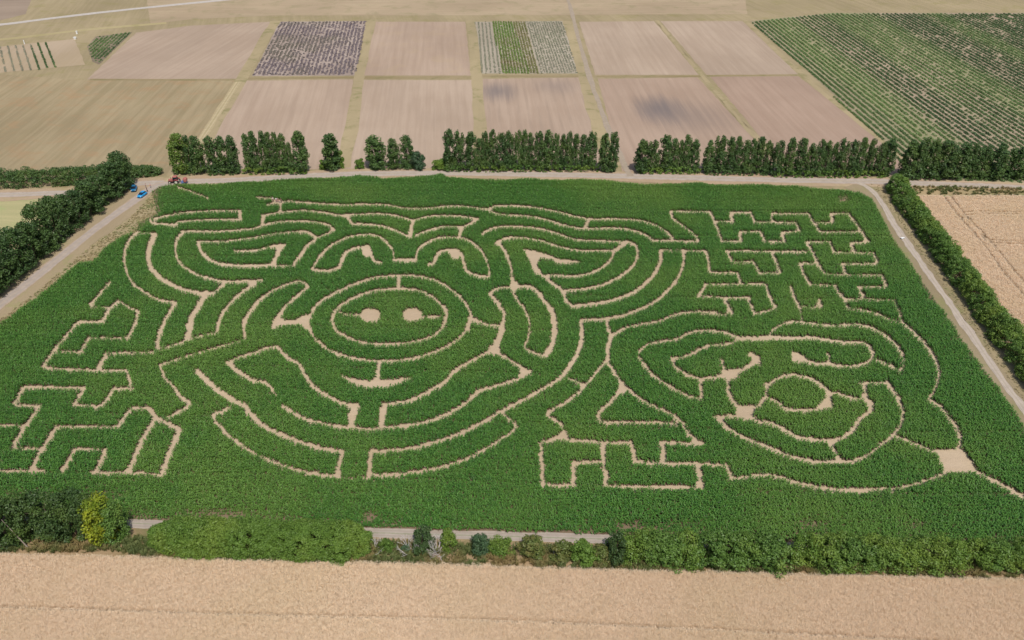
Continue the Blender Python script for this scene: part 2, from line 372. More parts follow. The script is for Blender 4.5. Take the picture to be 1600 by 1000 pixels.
S('1','B',24,'260,570 320,574 375,606'); S('1','B',20,'370,620 310,670 270,730 235,780'); L_('1','B',8,'235,783 95,785')
S('1','B',15,'350,805 390,740 430,690 480,650 560,610 640,592 730,590 800,620 850,680 862,740'); L_('1','B',32,'865,748 1000,748')
S('1','B',16,'1000,742 1010,690 1050,650 1120,615 1200,605 1290,612 1370,650 1420,710 1450,780 1460,852')
S('1','B',22,'352,808 440,815 520,795'); S('1','B',22,'520,795 550,720 590,685 650,670 700,680'); BL('1','B',692,690,32,34); S('1','B',22,'705,690 722,725 742,755 780,765')
S('1','B',24,'1082,775 1110,765 1130,720 1170,690 1230,686 1270,700'); BL('1','B',1245,706,36,30); S('1','B',24,'1280,705 1298,760 1315,815 1370,842 1450,856')
S('1','B',12,'550,466 620,462 750,458 850,465 930,485 980,502'); L_('1','B',20,'572,478 600,522'); S('1','B',14,'600,522 720,526 820,542 900,575 945,600')
L_('1','B',28,'980,505 960,600'); S('1','B',12,'980,502 1050,480 1160,470 1280,475 1390,490'); L_('1','B',18,'1390,492 1345,518 1300,540')
L_('1','B',26,'1288,545 1270,605'); S('1','B',12,'990,598 1080,560 1170,540 1290,540')
BL('1','B',135,384,34,12); L_('1','B',14,'152,395 152,448'); L_('1','B',14,'70,402 130,388'); L_('1','B',12,'160,384 225,378')
S('1','B',8,'220,380 500,400 780,400 950,425 1100,422 1180,411 1300,412 1440,430'); L_('1','B',6,'0,355 110,362')
L_('1','B',16,'1405,430 1450,428'); S('1','B',7,'1450,428 1500,410 1600,406'); S('1','B',7,'1450,435 1520,460 1600,466')
# right ear and upper right
S('2','B',7,'0,405 150,420 260,440 380,470 470,490'); L_('2','B',24,'480,492 455,548'); S('2','B',12,'0,466 150,480 270,512 370,540 450,551 480,552')
S('2','B',10,'480,492 650,490 800,500 900,530 960,565'); S('2','B',15,'960,565 985,588 1010,618'); S('2','B',12,'460,552 600,548 700,551 790,572 850,600 880,624')
L_('2','B',12,'880,626 1000,627 1170,632'); L_('2','B',20,'990,445 1003,490'); S('2','B',12,'1003,490 1080,540 1130,580 1170,632'); L_('2','B',8,'990,442 1230,446')
S('1','B',14,'1415,585 1460,555 1520,540 1600,536'); S('2','B',13,'0,538 130,546 250,570 330,600 420,622 560,628 700,634')
S('1','B',22,'1500,642 1540,620 1600,606'); S('2','B',12,'0,605 90,610 200,632 300,665 400,685 520,690 640,690')
S('1','B',20,'1520,650 1560,700 1588,780 1600,850 1612,920'); BL('2','B',12,915,28,28)
S('2','B',20,'700,634 740,638 775,662 785,710 765,770 720,820 640,870 540,910 440,930 310,940')
L_('2','B',22,'715,642 640,686'); S('2','B',18,'640,690 620,740 570,790 490,830 400,848 300,846 220,840')
PG('2','B','72,680 150,692 230,720 300,742 435,757 350,772 280,766 250,740 175,730 155,770 165,800 190,828 140,832 105,745')
S('2','B',22,'150,822 200,850 250,890 310,932 340,1000 380,1040')
S('2','B',26,'925,690 930,740 910,800 860,870 790,930 690,980 560,1015 380,1038')
S('2','B',21,'1065,690 1075,740 1055,820 1010,900 940,970 890,1010 800,1055 690,1095 570,1115 440,1125')
L_('2','B',8,'920,686 1220,690'); L_('2','B',22,'1210,692 1225,740 1238,824'); L_('2','B',10,'1240,828 1410,828'); L_('2','B',18,'1410,828 1430,890')
L_('2','B',22,'1210,902 1190,935 1165,970'); L_('2','B',6,'1210,899 1590,900'); L_('2','B',6,'1165,972 1310,982')
L_('2','B',18,'1240,450 1265,510 1290,570 1312,627'); L_('2','B',8,'1260,506 1390,508'); L_('2','B',20,'1365,452 1382,508'); L_('2','B',8,'1365,450 1490,450'); L_('2','B',16,'1490,450 1515,508')
L_('2','B',8,'1515,509 1640,511'); L_('2','B',10,'1310,629 1440,629'); L_('2','B',22,'1432,629 1422,575'); L_('2','B',9,'1420,569 1552,568'); L_('2','B',16,'1552,568 1580,631'); L_('2','B',9,'1580,631 1705,633')
L_('2','B',20,'1345,692 1372,757'); L_('2','B',8,'1330,690 1640,694'); L_('2','B',9,'1372,759 1510,758'); L_('2','B',16,'1510,758 1545,828'); L_('2','B',8,'1545,830 1685,829')
L_('3','B',16,'20,456 30,512'); L_('3','B',8,'20,456 252,458'); L_('3','B',16,'252,458 280,510 325,572'); L_('3','B',8,'325,573 590,573'); L_('3','B',8,'30,512 172,514')
L_('3','B',14,'172,514 200,568'); L_('3','B',8,'80,575 205,568'); L_('3','B',18,'82,576 106,633'); L_('3','B',9,'0,633 112,633')
L_('3','B',20,'390,460 408,511'); L_('3','B',7,'300,513 412,512'); L_('3','B',9,'388,458 502,457'); L_('3','B',15,'502,457 550,520 590,580 627,633'); L_('3','B',9,'512,641 630,634')
L_('3','B',18,'517,642 542,698'); L_('3','B',8,'405,701 545,700 662,705'); L_('3','B',9,'230,636 387,635'); L_('3','B',14,'387,635 406,698')
L_('3','B',17,'242,638 280,700 310,770 355,832'); L_('3','B',17,'662,706 682,766'); L_('3','B',9,'460,769 684,768'); L_('3','B',18,'462,770 487,836'); L_('3','B',9,'365,839 710,843')
L_('3','B',15,'712,843 742,916'); L_('3','B',8,'0,696 245,696'); L_('3','B',17,'20,700 50,760 77,828'); L_('3','B',8,'0,829 82,831'); L_('3','B',10,'190,770 312,768'); L_('3','B',19,'200,774 225,840 262,902')
L_('3','C',8,'555,114 742,118'); L_('3','C',22,'562,116 597,186'); L_('3','C',9,'480,196 600,191 790,200'); S('3','C',13,'790,200 820,270 835,330'); L_('3','C',18,'420,106 440,150 482,200')
L_('3','C',8,'250,103 422,105'); L_('3','C',18,'140,110 165,180 190,236'); L_('3','C',8,'190,238 342,244'); L_('3','C',24,'318,196 328,240'); L_('3','C',7,'193,240 215,322')
L_('3','C',18,'-12,108 0,150 25,210 52,242'); L_('3','C',12,'52,244 0,264 -88,285'); L_('2','C',18,'1475,185 1490,230 1515,285'); L_('2','C',8,'1310,184 1482,184'); L_('2','C',22,'1325,186 1350,240 1376,286')
L_('2','C',9,'1150,271 1270,286 1376,288'); S('3','C',9,'482,203 500,245 600,262 700,290 760,318 840,335')
# right head
S('3','C',20,'835,330 900,390 960,450 1020,530 1060,610 1065,690 1040,760 1005,815'); S('3','C',14,'1005,815 1080,870 1140,940 1185,1010'); S('3','D',20,'1140,140 1185,210 1202,270 1195,330')
PG('3','D','1055,342 1160,332 1190,316 1215,345 1270,400 1302,472 1200,470 1120,474 1098,440 1078,400')
S('3','D',12,'795,248 870,275 950,310 1060,350'); S('3','D',16,'1290,462 1400,520 1500,570 1600,632 1800,760')
S('3','D',18,'1125,472 1040,510 940,545 820,570 660,580 500,582 350,573 220,550 120,520 0,490 -100,500 -230,515')
S('3','C',14,'0,420 40,380 100,345 170,332 260,342 400,358 480,355'); S('3','C',18,'480,352 560,352 640,370 720,410 790,470 840,540 845,600 830,642'); S('3','C',12,'830,642 760,605 670,568')
S('3','C',28,'0,432 180,436 260,432 330,442 460,462 590,466'); S('3','C',22,'590,462 630,490 655,550 620,590 550,610 470,612 380,600 280,592 200,572')
PG('3','C','148,518 200,533 262,582 210,590 145,578'); L_('3','C',14,'365,538 385,545 382,592')
S('3','C',22,'-20,800 0,740 40,700 100,674 170,668 250,685 320,720 370,760 390,800 370,850 300,880 200,888 100,875'); PG('3','C','375,790 412,862 330,882 300,870'); L_('3','C',12,'-10,805 50,832 100,872')
S('2','C',26,'1590,720 1588,790 1545,850 1490,890'); S('3','C',16,'390,776 470,790 540,815 605,805'); L_('3','C',24,'600,722 612,765 605,805'); L_('3','C',12,'570,718 745,712')
S('3','C',22,'745,712 790,780 830,850 842,920 825,990 770,1050 720,1090 640,1160 550,1200 460,1212 330,1210 220,1195 120,1170 0,1118 -100,1080 -180,1040 -260,990 -320,930')
S('3','C',34,'605,805 640,850 645,890 600,920 562,955 540,1000 480,1050'); S('3','D',24,'480,250 410,275 330,277 240,265 160,245 90,200 0,165 -60,158 -110,120'); S('3','D',18,'390,285 430,370 455,408')
L_('2','D',22,'1265,126 1400,125 1490,130'); PG('2','C','1400,858 1512,862 1500,945 1400,935'); S('2','C',28,'1410,870 1362,800 1350,740 1352,670')
S('2','C',30,'1180,692 1280,680 1370,655 1450,630 1500,600 1545,585'); L_('2','C',30,'1545,582 1520,555 1490,530'); PG('2','C','1500,600 1560,580 1540,545 1495,560'); L_('2','C',18,'1330,630 1308,570')
PG('2','C','1310,640 1430,625 1410,690 1330,700')
S('2','C',24,'1175,700 1180,760 1190,812'); S('2','C',15,'1195,814 1110,802 1050,772 980,732 900,682 840,620 800,560 795,520 840,480 920,460 1010,448 1060,430 1120,400 1200,388 1290,395 1350,405 1410,430')
L_('2','C',34,'1415,438 1610,436'); S('2','C',17,'1410,442 1350,475 1220,485 1150,520 1080,550 990,566'); S('2','C',18,'990,566 1030,620 1090,660 1175,692')
S('2','C',14,'1280,275 1150,271 1060,281 1000,296 920,330 800,350 720,370 660,400 620,440'); S('2','C',32,'620,430 602,490 598,560 600,590'); S('2','C',18,'600,590 640,650 690,722 770,790 860,850 960,895 1030,930 1065,970 1090,1010 1130,1060 1190,1095')
L_('2','C',24,'590,312 596,360 622,420'); S('2','C',18,'592,570 530,650 470,720 400,790 320,850 215,912 290,960 325,1010 338,1068')
S('2','C',32,'432,330 437,400 430,470 400,550 350,630 300,690'); S('2','C',24,'300,690 200,750 60,830 -60,890 -160,950 -280,1010 -400,1060 -550,1105 -700,1135 -880,1148')
L_('2','C',12,'350,690 410,710 455,732'); L_('1','D',10,'1530,100 1600,152 1630,186'); S('2','D',16,'32,186 0,222 -100,290 -220,360 -360,420 -520,460 -700,486 -860,497')
BL('2','C',12,110,30,30); S('2','C',17,'0,130 30,190 80,260 110,330 105,420 80,492'); S('2','C',24,'25,116 100,115 150,135 190,190 240,250'); S('2','C',38,'240,250 265,330 265,420 245,490 205,545'); L_('2','C',18,'80,500 140,530 205,548')
L_('2','C',22,'0,585 60,620 115,648'); L_('2','C',20,'115,650 60,680 0,708 -100,735'); PG('2','C','55,615 122,646 60,680 45,650')
# snout
S('1','C',17,'890,45 760,55 620,95 480,160 390,220 335,300 325,360 370,440 460,510 580,555 720,577 860,577 1000,560 1120,520 1240,460 1310,390 1345,310 1310,220 1230,140 1120,75 1000,48 890,45')
S('1','C',15,'870,125 740,140 620,180 520,240 475,310 495,380 570,430 680,465 830,475 980,460 1110,420 1180,350 1190,290 1140,210 1050,150 950,128 870,125')
S('1','C',24,'1180,240 1192,300 1165,370'); S('1','C',24,'500,260 474,310 490,370')
L_('1','C',30,'892,50 890,122'); BL('1','C',715,292,66,40); BL('1','C',978,290,64,40); L_('1','C',7,'520,280 655,290'); L_('1','C',6,'1040,301 1180,303')
L_('1','C',32,'772,585 755,705'); PG('1','C','520,662 600,692 700,705 760,700 850,695 990,682 900,715 800,742 700,742 600,718')
PG('1','C','92,382 108,320 175,235 185,245 158,300 180,328 235,328 320,285 345,370 310,380 270,342 165,350')
S('1','C',14,'0,215 60,168 140,120 260,80 300,90 330,115'); S('1','C',16,'322,118 260,170 200,222 160,280')
L_('0','C',16,'1412,85 1340,150'); S('0','C',38,'1292,150 1240,240 1192,320 1182,400 1165,445'); S('0','C',22,'1600,90 1500,160 1430,230 1380,300 1355,390'); S('0','C',25,'1610,215 1550,290 1525,350 1530,432'); S('0','C',22,'1098,215 1040,310 1000,400 980,495')
S('0','C',5,'990,502 1100,476 1200,437 1350,402'); S('0','C',5,'990,606 1100,571 1300,510 1500,456'); S('0','C',22,'1000,610 1030,680 1090,750 1140,810 1190,850'); S('0','C',10,'1200,852 1120,892 1040,935')
S('0','C',44,'1235,642 1290,700 1370,770 1460,825 1530,865 1590,935'); S('1','D',36,'-40,100 0,150 80,205 180,250 320,302 440,332 545,346'); L_('1','D',32,'536,350 520,420 500,500'); S('1','D',19,'0,365 100,407 220,450 350,480 500,500'); L_('1','D',10,'500,510 720,512'); L_('1','D',32,'724,340 710,420 705,505')
S('0','D',24,'1330,115 1360,170 1420,240 1500,300 1600,367'); S('0','D',13,'1345,105 1390,95 1440,62')
S('0','C',16,'1410,592 1500,555 1600,525 1660,500 1725,490'); S('0','C',34,'1430,592 1480,640 1540,680 1600,708'); S('1','C',20,'0,706 70,720 112,785')
S('1','C',27,'130,490 200,560 270,600 300,660 360,740 450,800 560,850 645,858'); L_('1','C',46,'625,868 598,930 595,985'); S('1','C',22,'165,860 230,900 300,940 420,970 520,988 600,992')
S('1','D',24,'500,192 620,196 700,208 800,196 900,190 1000,175 1100,150 1200,110 1290,58 1350,10 1400,-35 1500,-65 1600,-98'); L_('1','C',42,'805,858 790,920 785,985')
S('1','C',23,'800,855 950,830 1080,770 1180,710 1240,640 1330,590 1420,540 1490,505'); BL('1','C',1490,508,38,30); S('1','C',42,'1500,490 1520,430 1542,375'); S('1','C',18,'1385,330 1450,352 1530,360'); L_('1','C',34,'1340,310 1385,332'); L_('1','C',30,'1340,310 1318,385')
S('1','C',26,'1538,370 1552,290 1520,230 1462,158'); S('1','C',18,'1460,156 1510,125 1600,118'); L_('1','C',22,'1500,520 1600,582')
# left maze
L_('0','C',13,'690,85 640,140 560,228'); L_('0','C',6,'560,236 670,246'); L_('0','C',22,'742,205 680,260 640,335'); S('0','C',13,'740,202 810,245 870,270'); L_('0','C',18,'870,272 842,350 800,436')
L_('0','C',12,'500,331 645,335'); L_('0','C',18,'492,334 430,400 350,500 268,616'); L_('0','C',9,'355,516 500,526'); L_('0','C',17,'555,438 500,522'); L_('0','C',10,'558,432 802,438'); L_('0','C',14,'260,620 400,633 620,636 790,640')
L_('0','C',26,'662,540 612,632'); L_('0','C',7,'660,534 960,521'); L_('0','C',25,'790,642 808,700 822,750'); L_('0','C',20,'825,752 712,752'); L_('0','C',17,'712,753 640,862'); L_('0','C',14,'645,863 455,856')
L_('0','C',17,'528,748 460,856'); L_('0','C',23,'152,742 530,748'); L_('0','C',18,'150,745 85,852'); L_('0','C',14,'80,854 252,858'); L_('0','C',15,'248,860 155,995')
L_('0','D',12,'-120,180 0,183 155,186'); L_('0','D',20,'152,186 82,318'); L_('0','D',12,'65,321 255,328'); L_('0','D',25,'352,195 262,330 192,466'); L_('0','D',12,'350,188 735,192'); L_('0','D',18,'822,74 735,192')
L_('0','D',12,'818,72 935,73'); S('0','D',34,'930,76 980,135 1050,170 1130,215'); L_('0','D',28,'962,148 880,290 800,472'); L_('0','D',34,'1118,222 1060,350 1012,490'); L_('0','D',18,'575,474 800,478 1012,490')
L_('0','D',26,'602,468 662,338'); L_('0','D',14,'462,330 668,336'); L_('0','D',22,'465,332 392,464'); L_('0','D',12,'375,466 405,466'); L_('0','D',14,'-160,455 20,463 290,466')
# lower middle grid
L_('2','D',30,'182,292 185,400 196,552'); S('2','D',17,'185,288 260,272 350,270 540,284 745,288'); L_('2','D',16,'185,551 405,555'); L_('2','D',34,'388,412 386,552'); L_('2','D',14,'370,410 565,411')
L_('2','D',33,'560,290 575,410 590,558'); L_('2','D',16,'575,561 1190,569'); L_('2','D',28,'742,288 760,350 772,410'); L_('2','D',16,'772,413 950,416 1345,429'); L_('2','D',33,'940,292 950,412'); L_('2','D',17,'920,290 1205,294')
L_('2','D',13,'300,240 240,280'); PG('2','D','310,225 350,225 358,272 250,274 300,245'); L_('2','D',34,'1162,440 1182,564'); L_('2','D',20,'1348,430 1372,512')
S('2','C',24,'692,735 620,830 545,900 550,955'); L_('2','D',14,'545,152 565,160 700,161 1035,168'); PG('2','C','660,735 725,755 690,790 650,790'); PG('2','D','1130,270 1215,300 1100,298')

X0, Y0, X1, Y1, SS = -260, 240, 1860, 900, 2          # raster of the cut, 2 samples per photo pixel
W_, H_ = (X1-X0)*SS, (Y1-Y0)*SS
MASK = np.zeros((H_, W_), dtype=bool)
YS = 0.52
def draw_seg(a, b, wpx):
    r = wpx/2
    xa, ya, xb, yb = a[0], a[1], b[0], b[1]
    i0 = max(0, int((min(xa, xb)-r-2-X0)*SS)); i1 = min(W_, int((max(xa, xb)+r+2-X0)*SS)+1)
    j0 = max(0, int((min(ya, yb)-r-2-Y0)*SS)); j1 = min(H_, int((max(ya, yb)+r+2-Y0)*SS)+1)
    if i1 <= i0 or j1 <= j0: return
    xx, yy = np.meshgrid(X0+np.arange(i0, i1)/SS, Y0+np.arange(j0, j1)/SS)
    ya, yb, yy = ya/YS, yb/YS, yy/YS
    dx, dy = xb-xa, yb-ya; l2 = dx*dx+dy*dy+1e-9
    t = np.clip(((xx-xa)*dx+(yy-ya)*dy)/l2, 0, 1)
    d = np.hypot(xx-xa-t*dx, yy-ya-t*dy)
    MASK[j0:j1, i0:i1] |= d < r
for P, wpx in SEG:
    for a, b in zip(P[:-1], P[1:]): draw_seg(a, b, max(wpx*(0.86+0.12*min(1, wpx/7)), 2.2))
def pt_in_poly(xx, yy, poly):
    ins = np.zeros(xx.shape, dtype=bool); n = len(poly)
    for i in range(n):
        xa, ya = poly[i]; xb, yb = poly[(i+1) % n]
        if ya == yb: continue
        cnd = ((ya > yy) != (yb > yy)) & (xx < (xb-xa)*(yy-ya)/(yb-ya)+xa)
        ins ^= cnd
    return ins
for poly in POL:
    xs = [p[0] for p in poly]; ys = [p[1] for p in poly]
    i0, i1 = int((min(xs)-X0)*SS), int((max(xs)-X0)*SS)+2; j0, j1 = int((min(ys)-Y0)*SS), int((max(ys)-Y0)*SS)+2
    xx, yy = np.meshgrid(X0+np.arange(i0, i1)/SS, Y0+np.arange(j0, j1)/SS)
    MASK[j0:j1, i0:i1] |= pt_in_poly(xx, yy, poly)
for (bx, by, rx, ry) in BLOB:
    i0, i1 = int((bx-rx-X0)*SS), int((bx+rx-X0)*SS)+2; j0, j1 = int((by-ry-Y0)*SS), int((by+ry-Y0)*SS)+2
    xx, yy = np.meshgrid(X0+np.arange(i0, i1)/SS, Y0+np.arange(j0, j1)/SS)
    MASK[j0:j1, i0:i1] |= ((xx-bx)/rx)**2+((yy-by)/ry)**2 < 1
def cut_at(x, y, z):
    px, py = proj(x, y, z)
    i = np.clip(((px-X0)*SS).astype(int), 0, W_-1); j = np.clip(((py-Y0)*SS).astype(int), 0, H_-1)
    return MASK[j, i]
MAIZE_H = 0.92
def is_path(x, y):
    m = cut_at(x, y, 0.0)
    for k in (0.25, 0.5, 0.75, 1.0): m = m | cut_at(x, y, MAIZE_H*k)
    return m
maize_px = [(237, 301), (250, 292), (283, 289), (330, 291), (370, 286), (400, 285), (440, 281), (520, 279), (560, 276), (600, 281), (640, 278), (690, 273), (702, 280), (760, 283), (820, 281), (860, 283), (900, 281), (950, 284), (1010, 289), (1090, 286), (1140, 291), (1200, 291), (1300, 297), (1345, 303), (1362, 312), (1378, 345), (1405, 390), (1440, 440), (1500, 528), (1560, 612), (1600, 668), (1700, 812),
            (1760, 868), (1600, 853), (1240, 848), (960, 836), (590, 826), (400, 819), (200, 812), (0, 803), (-220, 794), (-240, 660), (-60, 548), (0, 508), (60, 467), (100, 432), (125, 413), (145, 412), (165, 390), (190, 374), (214, 363), (218, 348), (243, 336), (243, 322)]
maizeW = [G(a, b) for a, b in maize_px]; maizeXY = [(p.x, p.y) for p in maizeW]
sheet('maize_soil', maize_px, 0.12, field_mat('maize_field_soil', (0.20, 0.145, 0.095), (0.27, 0.20, 0.13), R(90), 0.4))  # soil colour darkened to deepen the shade between the plants
# the trodden path surface, one sheet cut to the maze
gx0, gx1 = min(p[0] for p in maizeXY), max(p[0] for p in maizeXY); gy0, gy1 = min(p[1] for p in maizeXY), max(p[1] for p in maizeXY)
st = 0.4
gx = np.arange(gx0, gx1, st); gy = np.arange(gy0, gy1, st)
XX, YY = np.meshgrid(gx, gy)
PM = is_path(XX, YY)
D2 = PM.copy()
D2[1:] |= PM[:-1]; D2[:-1] |= PM[1:]; D2[:, 1:] |= PM[:, :-1]; D2[:, :-1] |= PM[:, 1:]
D2 &= pt_in_poly(XX, YY, maizeXY)
cx, cy = XX[D2], YY[D2]; h2 = st/2
ii, jj = np.nonzero(D2)
# shared corner grid so that the sheet is one connected surface
nxg = len(gx)+1
ids = {}; V = []; Fc = []
for r_, c_ in zip(ii.tolist(), jj.tolist()):
    f = []
    for (a, b) in ((r_, c_), (r_, c_+1), (r_+1, c_+1), (r_+1, c_)):
        k = a*nxg+b
        if k not in ids:
            ids[k] = len(V); V.append((gx0+b*st-h2, gy0+a*st-h2, 0.14))
        f.append(ids[k])
    Fc.append(f)
M_path = field_mat('maze_path_straw', (0.46, 0.35, 0.235), (0.55, 0.43, 0.30), R(90), 0.3, green=(0.42, 0.33, 0.2), gamt=0.3)
tag(mesh_obj('maze_path', V, Fc, M_path), 'pale trodden paths of the maze cut through the green maize', kind='structure')

# ------------------------------------------------------------------ scatter helper (crops nobody could count)
def scatter(name, pts, scales, rots, sources, label, cat):
    me = bpy.data.meshes.new(name)
    n = len(pts); me.vertices.add(n); me.vertices.foreach_set('co', np.asarray(pts, dtype=np.float32).ravel())
    a = me.attributes.new('sc', 'FLOAT_VECTOR', 'POINT'); a.data.foreach_set('vector', np.asarray(scales, dtype=np.float32).ravel())
    a = me.attributes.new('ro', 'FLOAT_VECTOR', 'POINT'); a.data.foreach_set('vector', np.asarray(rots, dtype=np.float32).ravel())
    a = me.attributes.new('ix', 'INT', 'POINT'); a.data.foreach_set('value', np.random.randint(0, len(sources), n).astype(np.int32))
    o = bpy.data.objects.new(name, me); C.objects.link(o)
    g = bpy.data.node_groups.new(name+'_planting', 'GeometryNodeTree')
    g.interface.new_socket('Geometry', in_out='INPUT', socket_type='NodeSocketGeometry'); g.interface.new_socket('Geometry', in_out='OUTPUT', socket_type='NodeSocketGeometry')
    gi = g.nodes.new('NodeGroupInput'); go = g.nodes.new('NodeGroupOutput')
    ip = g.nodes.new('GeometryNodeInstanceOnPoints'); jn = g.nodes.new('GeometryNodeJoinGeometry')
    for s in reversed(sources):
        oi = g.nodes.new('GeometryNodeObjectInfo'); oi.inputs['Object'].default_value = s; oi.inputs['As Instance'].default_value = True
        g.links.new(oi.outputs['Geometry'], jn.inputs[0])
    def at(nm, dt):
        nd = g.nodes.new('GeometryNodeInputNamedAttribute'); nd.data_type = dt; nd.inputs[0].default_value = nm
        return nd.outputs[0]
    g.links.new(gi.outputs[0], ip.inputs['Points']); g.links.new(jn.outputs[0], ip.inputs['Instance'])
    ip.inputs['Pick Instance'].default_value = True
    g.links.new(at('ix', 'INT'), ip.inputs['Instance Index']); g.links.new(at('ro', 'FLOAT_VECTOR'), ip.inputs['Rotation']); g.links.new(at('sc', 'FLOAT_VECTOR'), ip.inputs['Scale'])
    g.links.new(ip.outputs[0], go.inputs[0])
    md = o.modifiers.new('planting', 'NODES'); md.node_group = g
    return tag(o, label, cat, kind='stuff')
def src(name, me):                        # a source mesh that is only used through a planting
    return bpy.data.objects.new(name, me)

# one maize plant: stalk with arching strap leaves
def maize_mesh(seed, mat, h=1.0):
    rr = random.Random(seed); V = []
    def quad(a, b, c, d): V.extend([a, b, c, d])
    n = 8
    for i in range(n):
        z0 = h*(0.27+0.65*i/n); az = i*math.pi*0.92+rr.uniform(-.5, .5)
        ln = h*rr.uniform(0.42, 0.62)*(1.0-0.25*(i/n)); up = 0.75+0.7*i/n; wd = rr.uniform(0.05, 0.072)
        dx, dy = math.cos(az), math.sin(az); p = Vector((0, 0, z0)); ang = math.atan(up)+rr.uniform(-.1, .2)
        prev = None
        for s in range(4):
            wdt = wd*(0.6, 1.0, 0.75, 0.1)[s]
            side = Vector((-dy, dx, 0))*wdt
            cur = (p-side, p+side)
            if prev: quad(prev[0], prev[1], cur[1], cur[0])
            prev = cur
            p = p+Vector((dx*math.cos(ang), dy*math.cos(ang), math.sin(ang)))*ln/3; ang -= 0.62+rr.uniform(0, .25)
    for k in range(2):
        a = k*math.pi/2; sx, sy = math.cos(a)*0.018, math.sin(a)*0.018
        quad(Vector((-sx, -sy, 0)), Vector((sx, sy, 0)), Vector((sx*.5, sy*.5, h*0.95)), Vector((-sx*.5, -sy*.5, h*0.95)))
    green = len(V)//4
    for i in range(7):                        # dry lower leaves hanging on the bare stalk, coloured darker to stand for shade
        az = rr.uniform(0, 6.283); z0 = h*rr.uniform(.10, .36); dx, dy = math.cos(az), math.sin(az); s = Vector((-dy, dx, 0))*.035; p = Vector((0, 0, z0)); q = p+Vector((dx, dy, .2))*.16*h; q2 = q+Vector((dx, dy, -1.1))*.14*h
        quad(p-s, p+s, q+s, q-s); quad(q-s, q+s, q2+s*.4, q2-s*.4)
    me = np_mesh('maize_plant', [tuple(v) for v in V], 4, mat); me.materials.append(M_mdry_shaded)
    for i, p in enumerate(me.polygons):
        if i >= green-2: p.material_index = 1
    return me
M_maize = leaf_mat('maize_leaf', (0.028, 0.112, 0.018), (0.142, 0.318, 0.052), (0.21, 0.32, 0.06), 0.28, 0.022, 0.45, 0.45, 0.45)
M_mdry_shaded = leaf_mat('maize_dry_leaf_shaded', (0.075, 0.052, 0.028), (0.16, 0.11, 0.06), None, 0.1)  # dry leaf brown, with the shade at the foot of the maize painted in
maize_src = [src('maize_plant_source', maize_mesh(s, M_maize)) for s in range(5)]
rs, ps = 0.72, 0.36
ang = R(1.0)
ux = np.arange(gx0-6, gx1+6, ps); uy = np.arange(gy0-6, gy1+6, rs)
UX, UY = np.meshgrid(ux, uy)
UX = UX + np.random.uniform(-.14, .14, UX.shape); UY = UY + np.random.normal(0, .07, UY.shape)
mx = (UX*math.cos(ang)-UY*math.sin(ang)).ravel(); my = (UX*math.sin(ang)+UY*math.cos(ang)).ravel()
keep = pt_in_poly(mx, my, maizeXY); mx, my = mx[keep], my[keep]
# smooth lattice noise
def vnoise(x, y, sc, seed):
    rg = np.random.RandomState(seed); T = rg.rand(256, 256)
    xs, ys = x/sc+1000, y/sc+1000; xi, yi = np.floor(xs).astype(int), np.floor(ys).astype(int); fx, fy = xs-xi, ys-yi
    fx, fy = fx*fx*(3-2*fx), fy*fy*(3-2*fy)
    g = lambda a, b: T[a % 256, b % 256]
    return (g(xi, yi)*(1-fx)+g(xi+1, yi)*fx)*(1-fy)+(g(xi, yi+1)*(1-fx)+g(xi+1, yi+1)*fx)*fy
jx = mx+np.random.normal(0, 0.10, mx.shape); jy = my+np.random.normal(0, 0.10, my.shape)
keep = ~is_path(jx, jy)
# distance to the field edge: thin, stunted plants at the margins
def edge_dist(x, y, poly):
    d = np.full(x.shape, 1e9)
    for i in range(len(poly)):
        xa, ya = poly[i]; xb, yb = poly[(i+1) % len(poly)]; dx, dy = xb-xa, yb-ya; l2 = dx*dx+dy*dy+1e-9
        t = np.clip(((x-xa)*dx+(y-ya)*dy)/l2, 0, 1); d = np.minimum(d, np.hypot(x-xa-t*dx, y-ya-t*dy))
    return d
ed = edge_dist(mx, my, maizeXY)
nz = 0.6*vnoise(mx, my, 7, 1)+0.4*vnoise(mx, my, 2.5, 2)
vig = np.clip(ed/3.0, 0, 1)*0.5+0.6+(nz-0.5)*0.8*np.clip(1.2-ed/5, 0, 1)
px_, py_ = proj(mx, my, 0.5)
for (cx_, cy_, rx_, ry_, am) in [(1318, 311, 12, 7, .9), (350, 802, 70, 8, .55), (578, 806, 16, 10, .8), (1270, 818, 40, 12, .6), (1430, 822, 30, 12, .5), (170, 775, 60, 14, .5), (40, 772, 60, 9, .5), (1580, 760, 60, 60, .25), (1370, 785, 30, 10, .35), (985, 822, 30, 8, .6), (1070, 818, 50, 8, .45), (330, 650, 34, 26, .3), (250, 305, 40, 12, .35), (420, 283, 60, 5, .3), (920, 685, 22, 4, .4), (230, 340, 30, 18, .45), (1050, 285, 90, 4, .35)]:
    e = np.exp(-(((px_-cx_)/rx_)**2+((py_-cy_)/ry_)**2)); vig -= am*e*(0.5+nz)
keep &= (np.random.rand(len(mx)) < np.clip(vig*1.6, 0, 1))
mx, my, vig, nz = jx[keep], jy[keep], vig[keep], nz[keep]
n = len(mx)
rown = np.random.RandomState(9).normal(0, 1, 4000)[((my/rs).astype(int)) % 4000]
hsc = np.clip(vig, 0.45, 1.0)*(1.13+0.22*vnoise(mx, my, 18, 5)+np.random.normal(0, 0.10, n)+0.07*rown-0.28*(np.abs((my+3*np.sin(mx/60)) % 18.0-9) < .45))
pts = np.stack([mx, my, np.full(n, 0.12)], 1); wsc = 1.12+np.random.rand(n)*0.25
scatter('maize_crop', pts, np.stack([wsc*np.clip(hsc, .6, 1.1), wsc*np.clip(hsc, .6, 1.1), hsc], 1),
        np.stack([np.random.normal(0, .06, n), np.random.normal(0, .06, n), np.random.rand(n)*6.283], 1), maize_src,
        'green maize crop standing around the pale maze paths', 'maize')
print('maize plants', n)

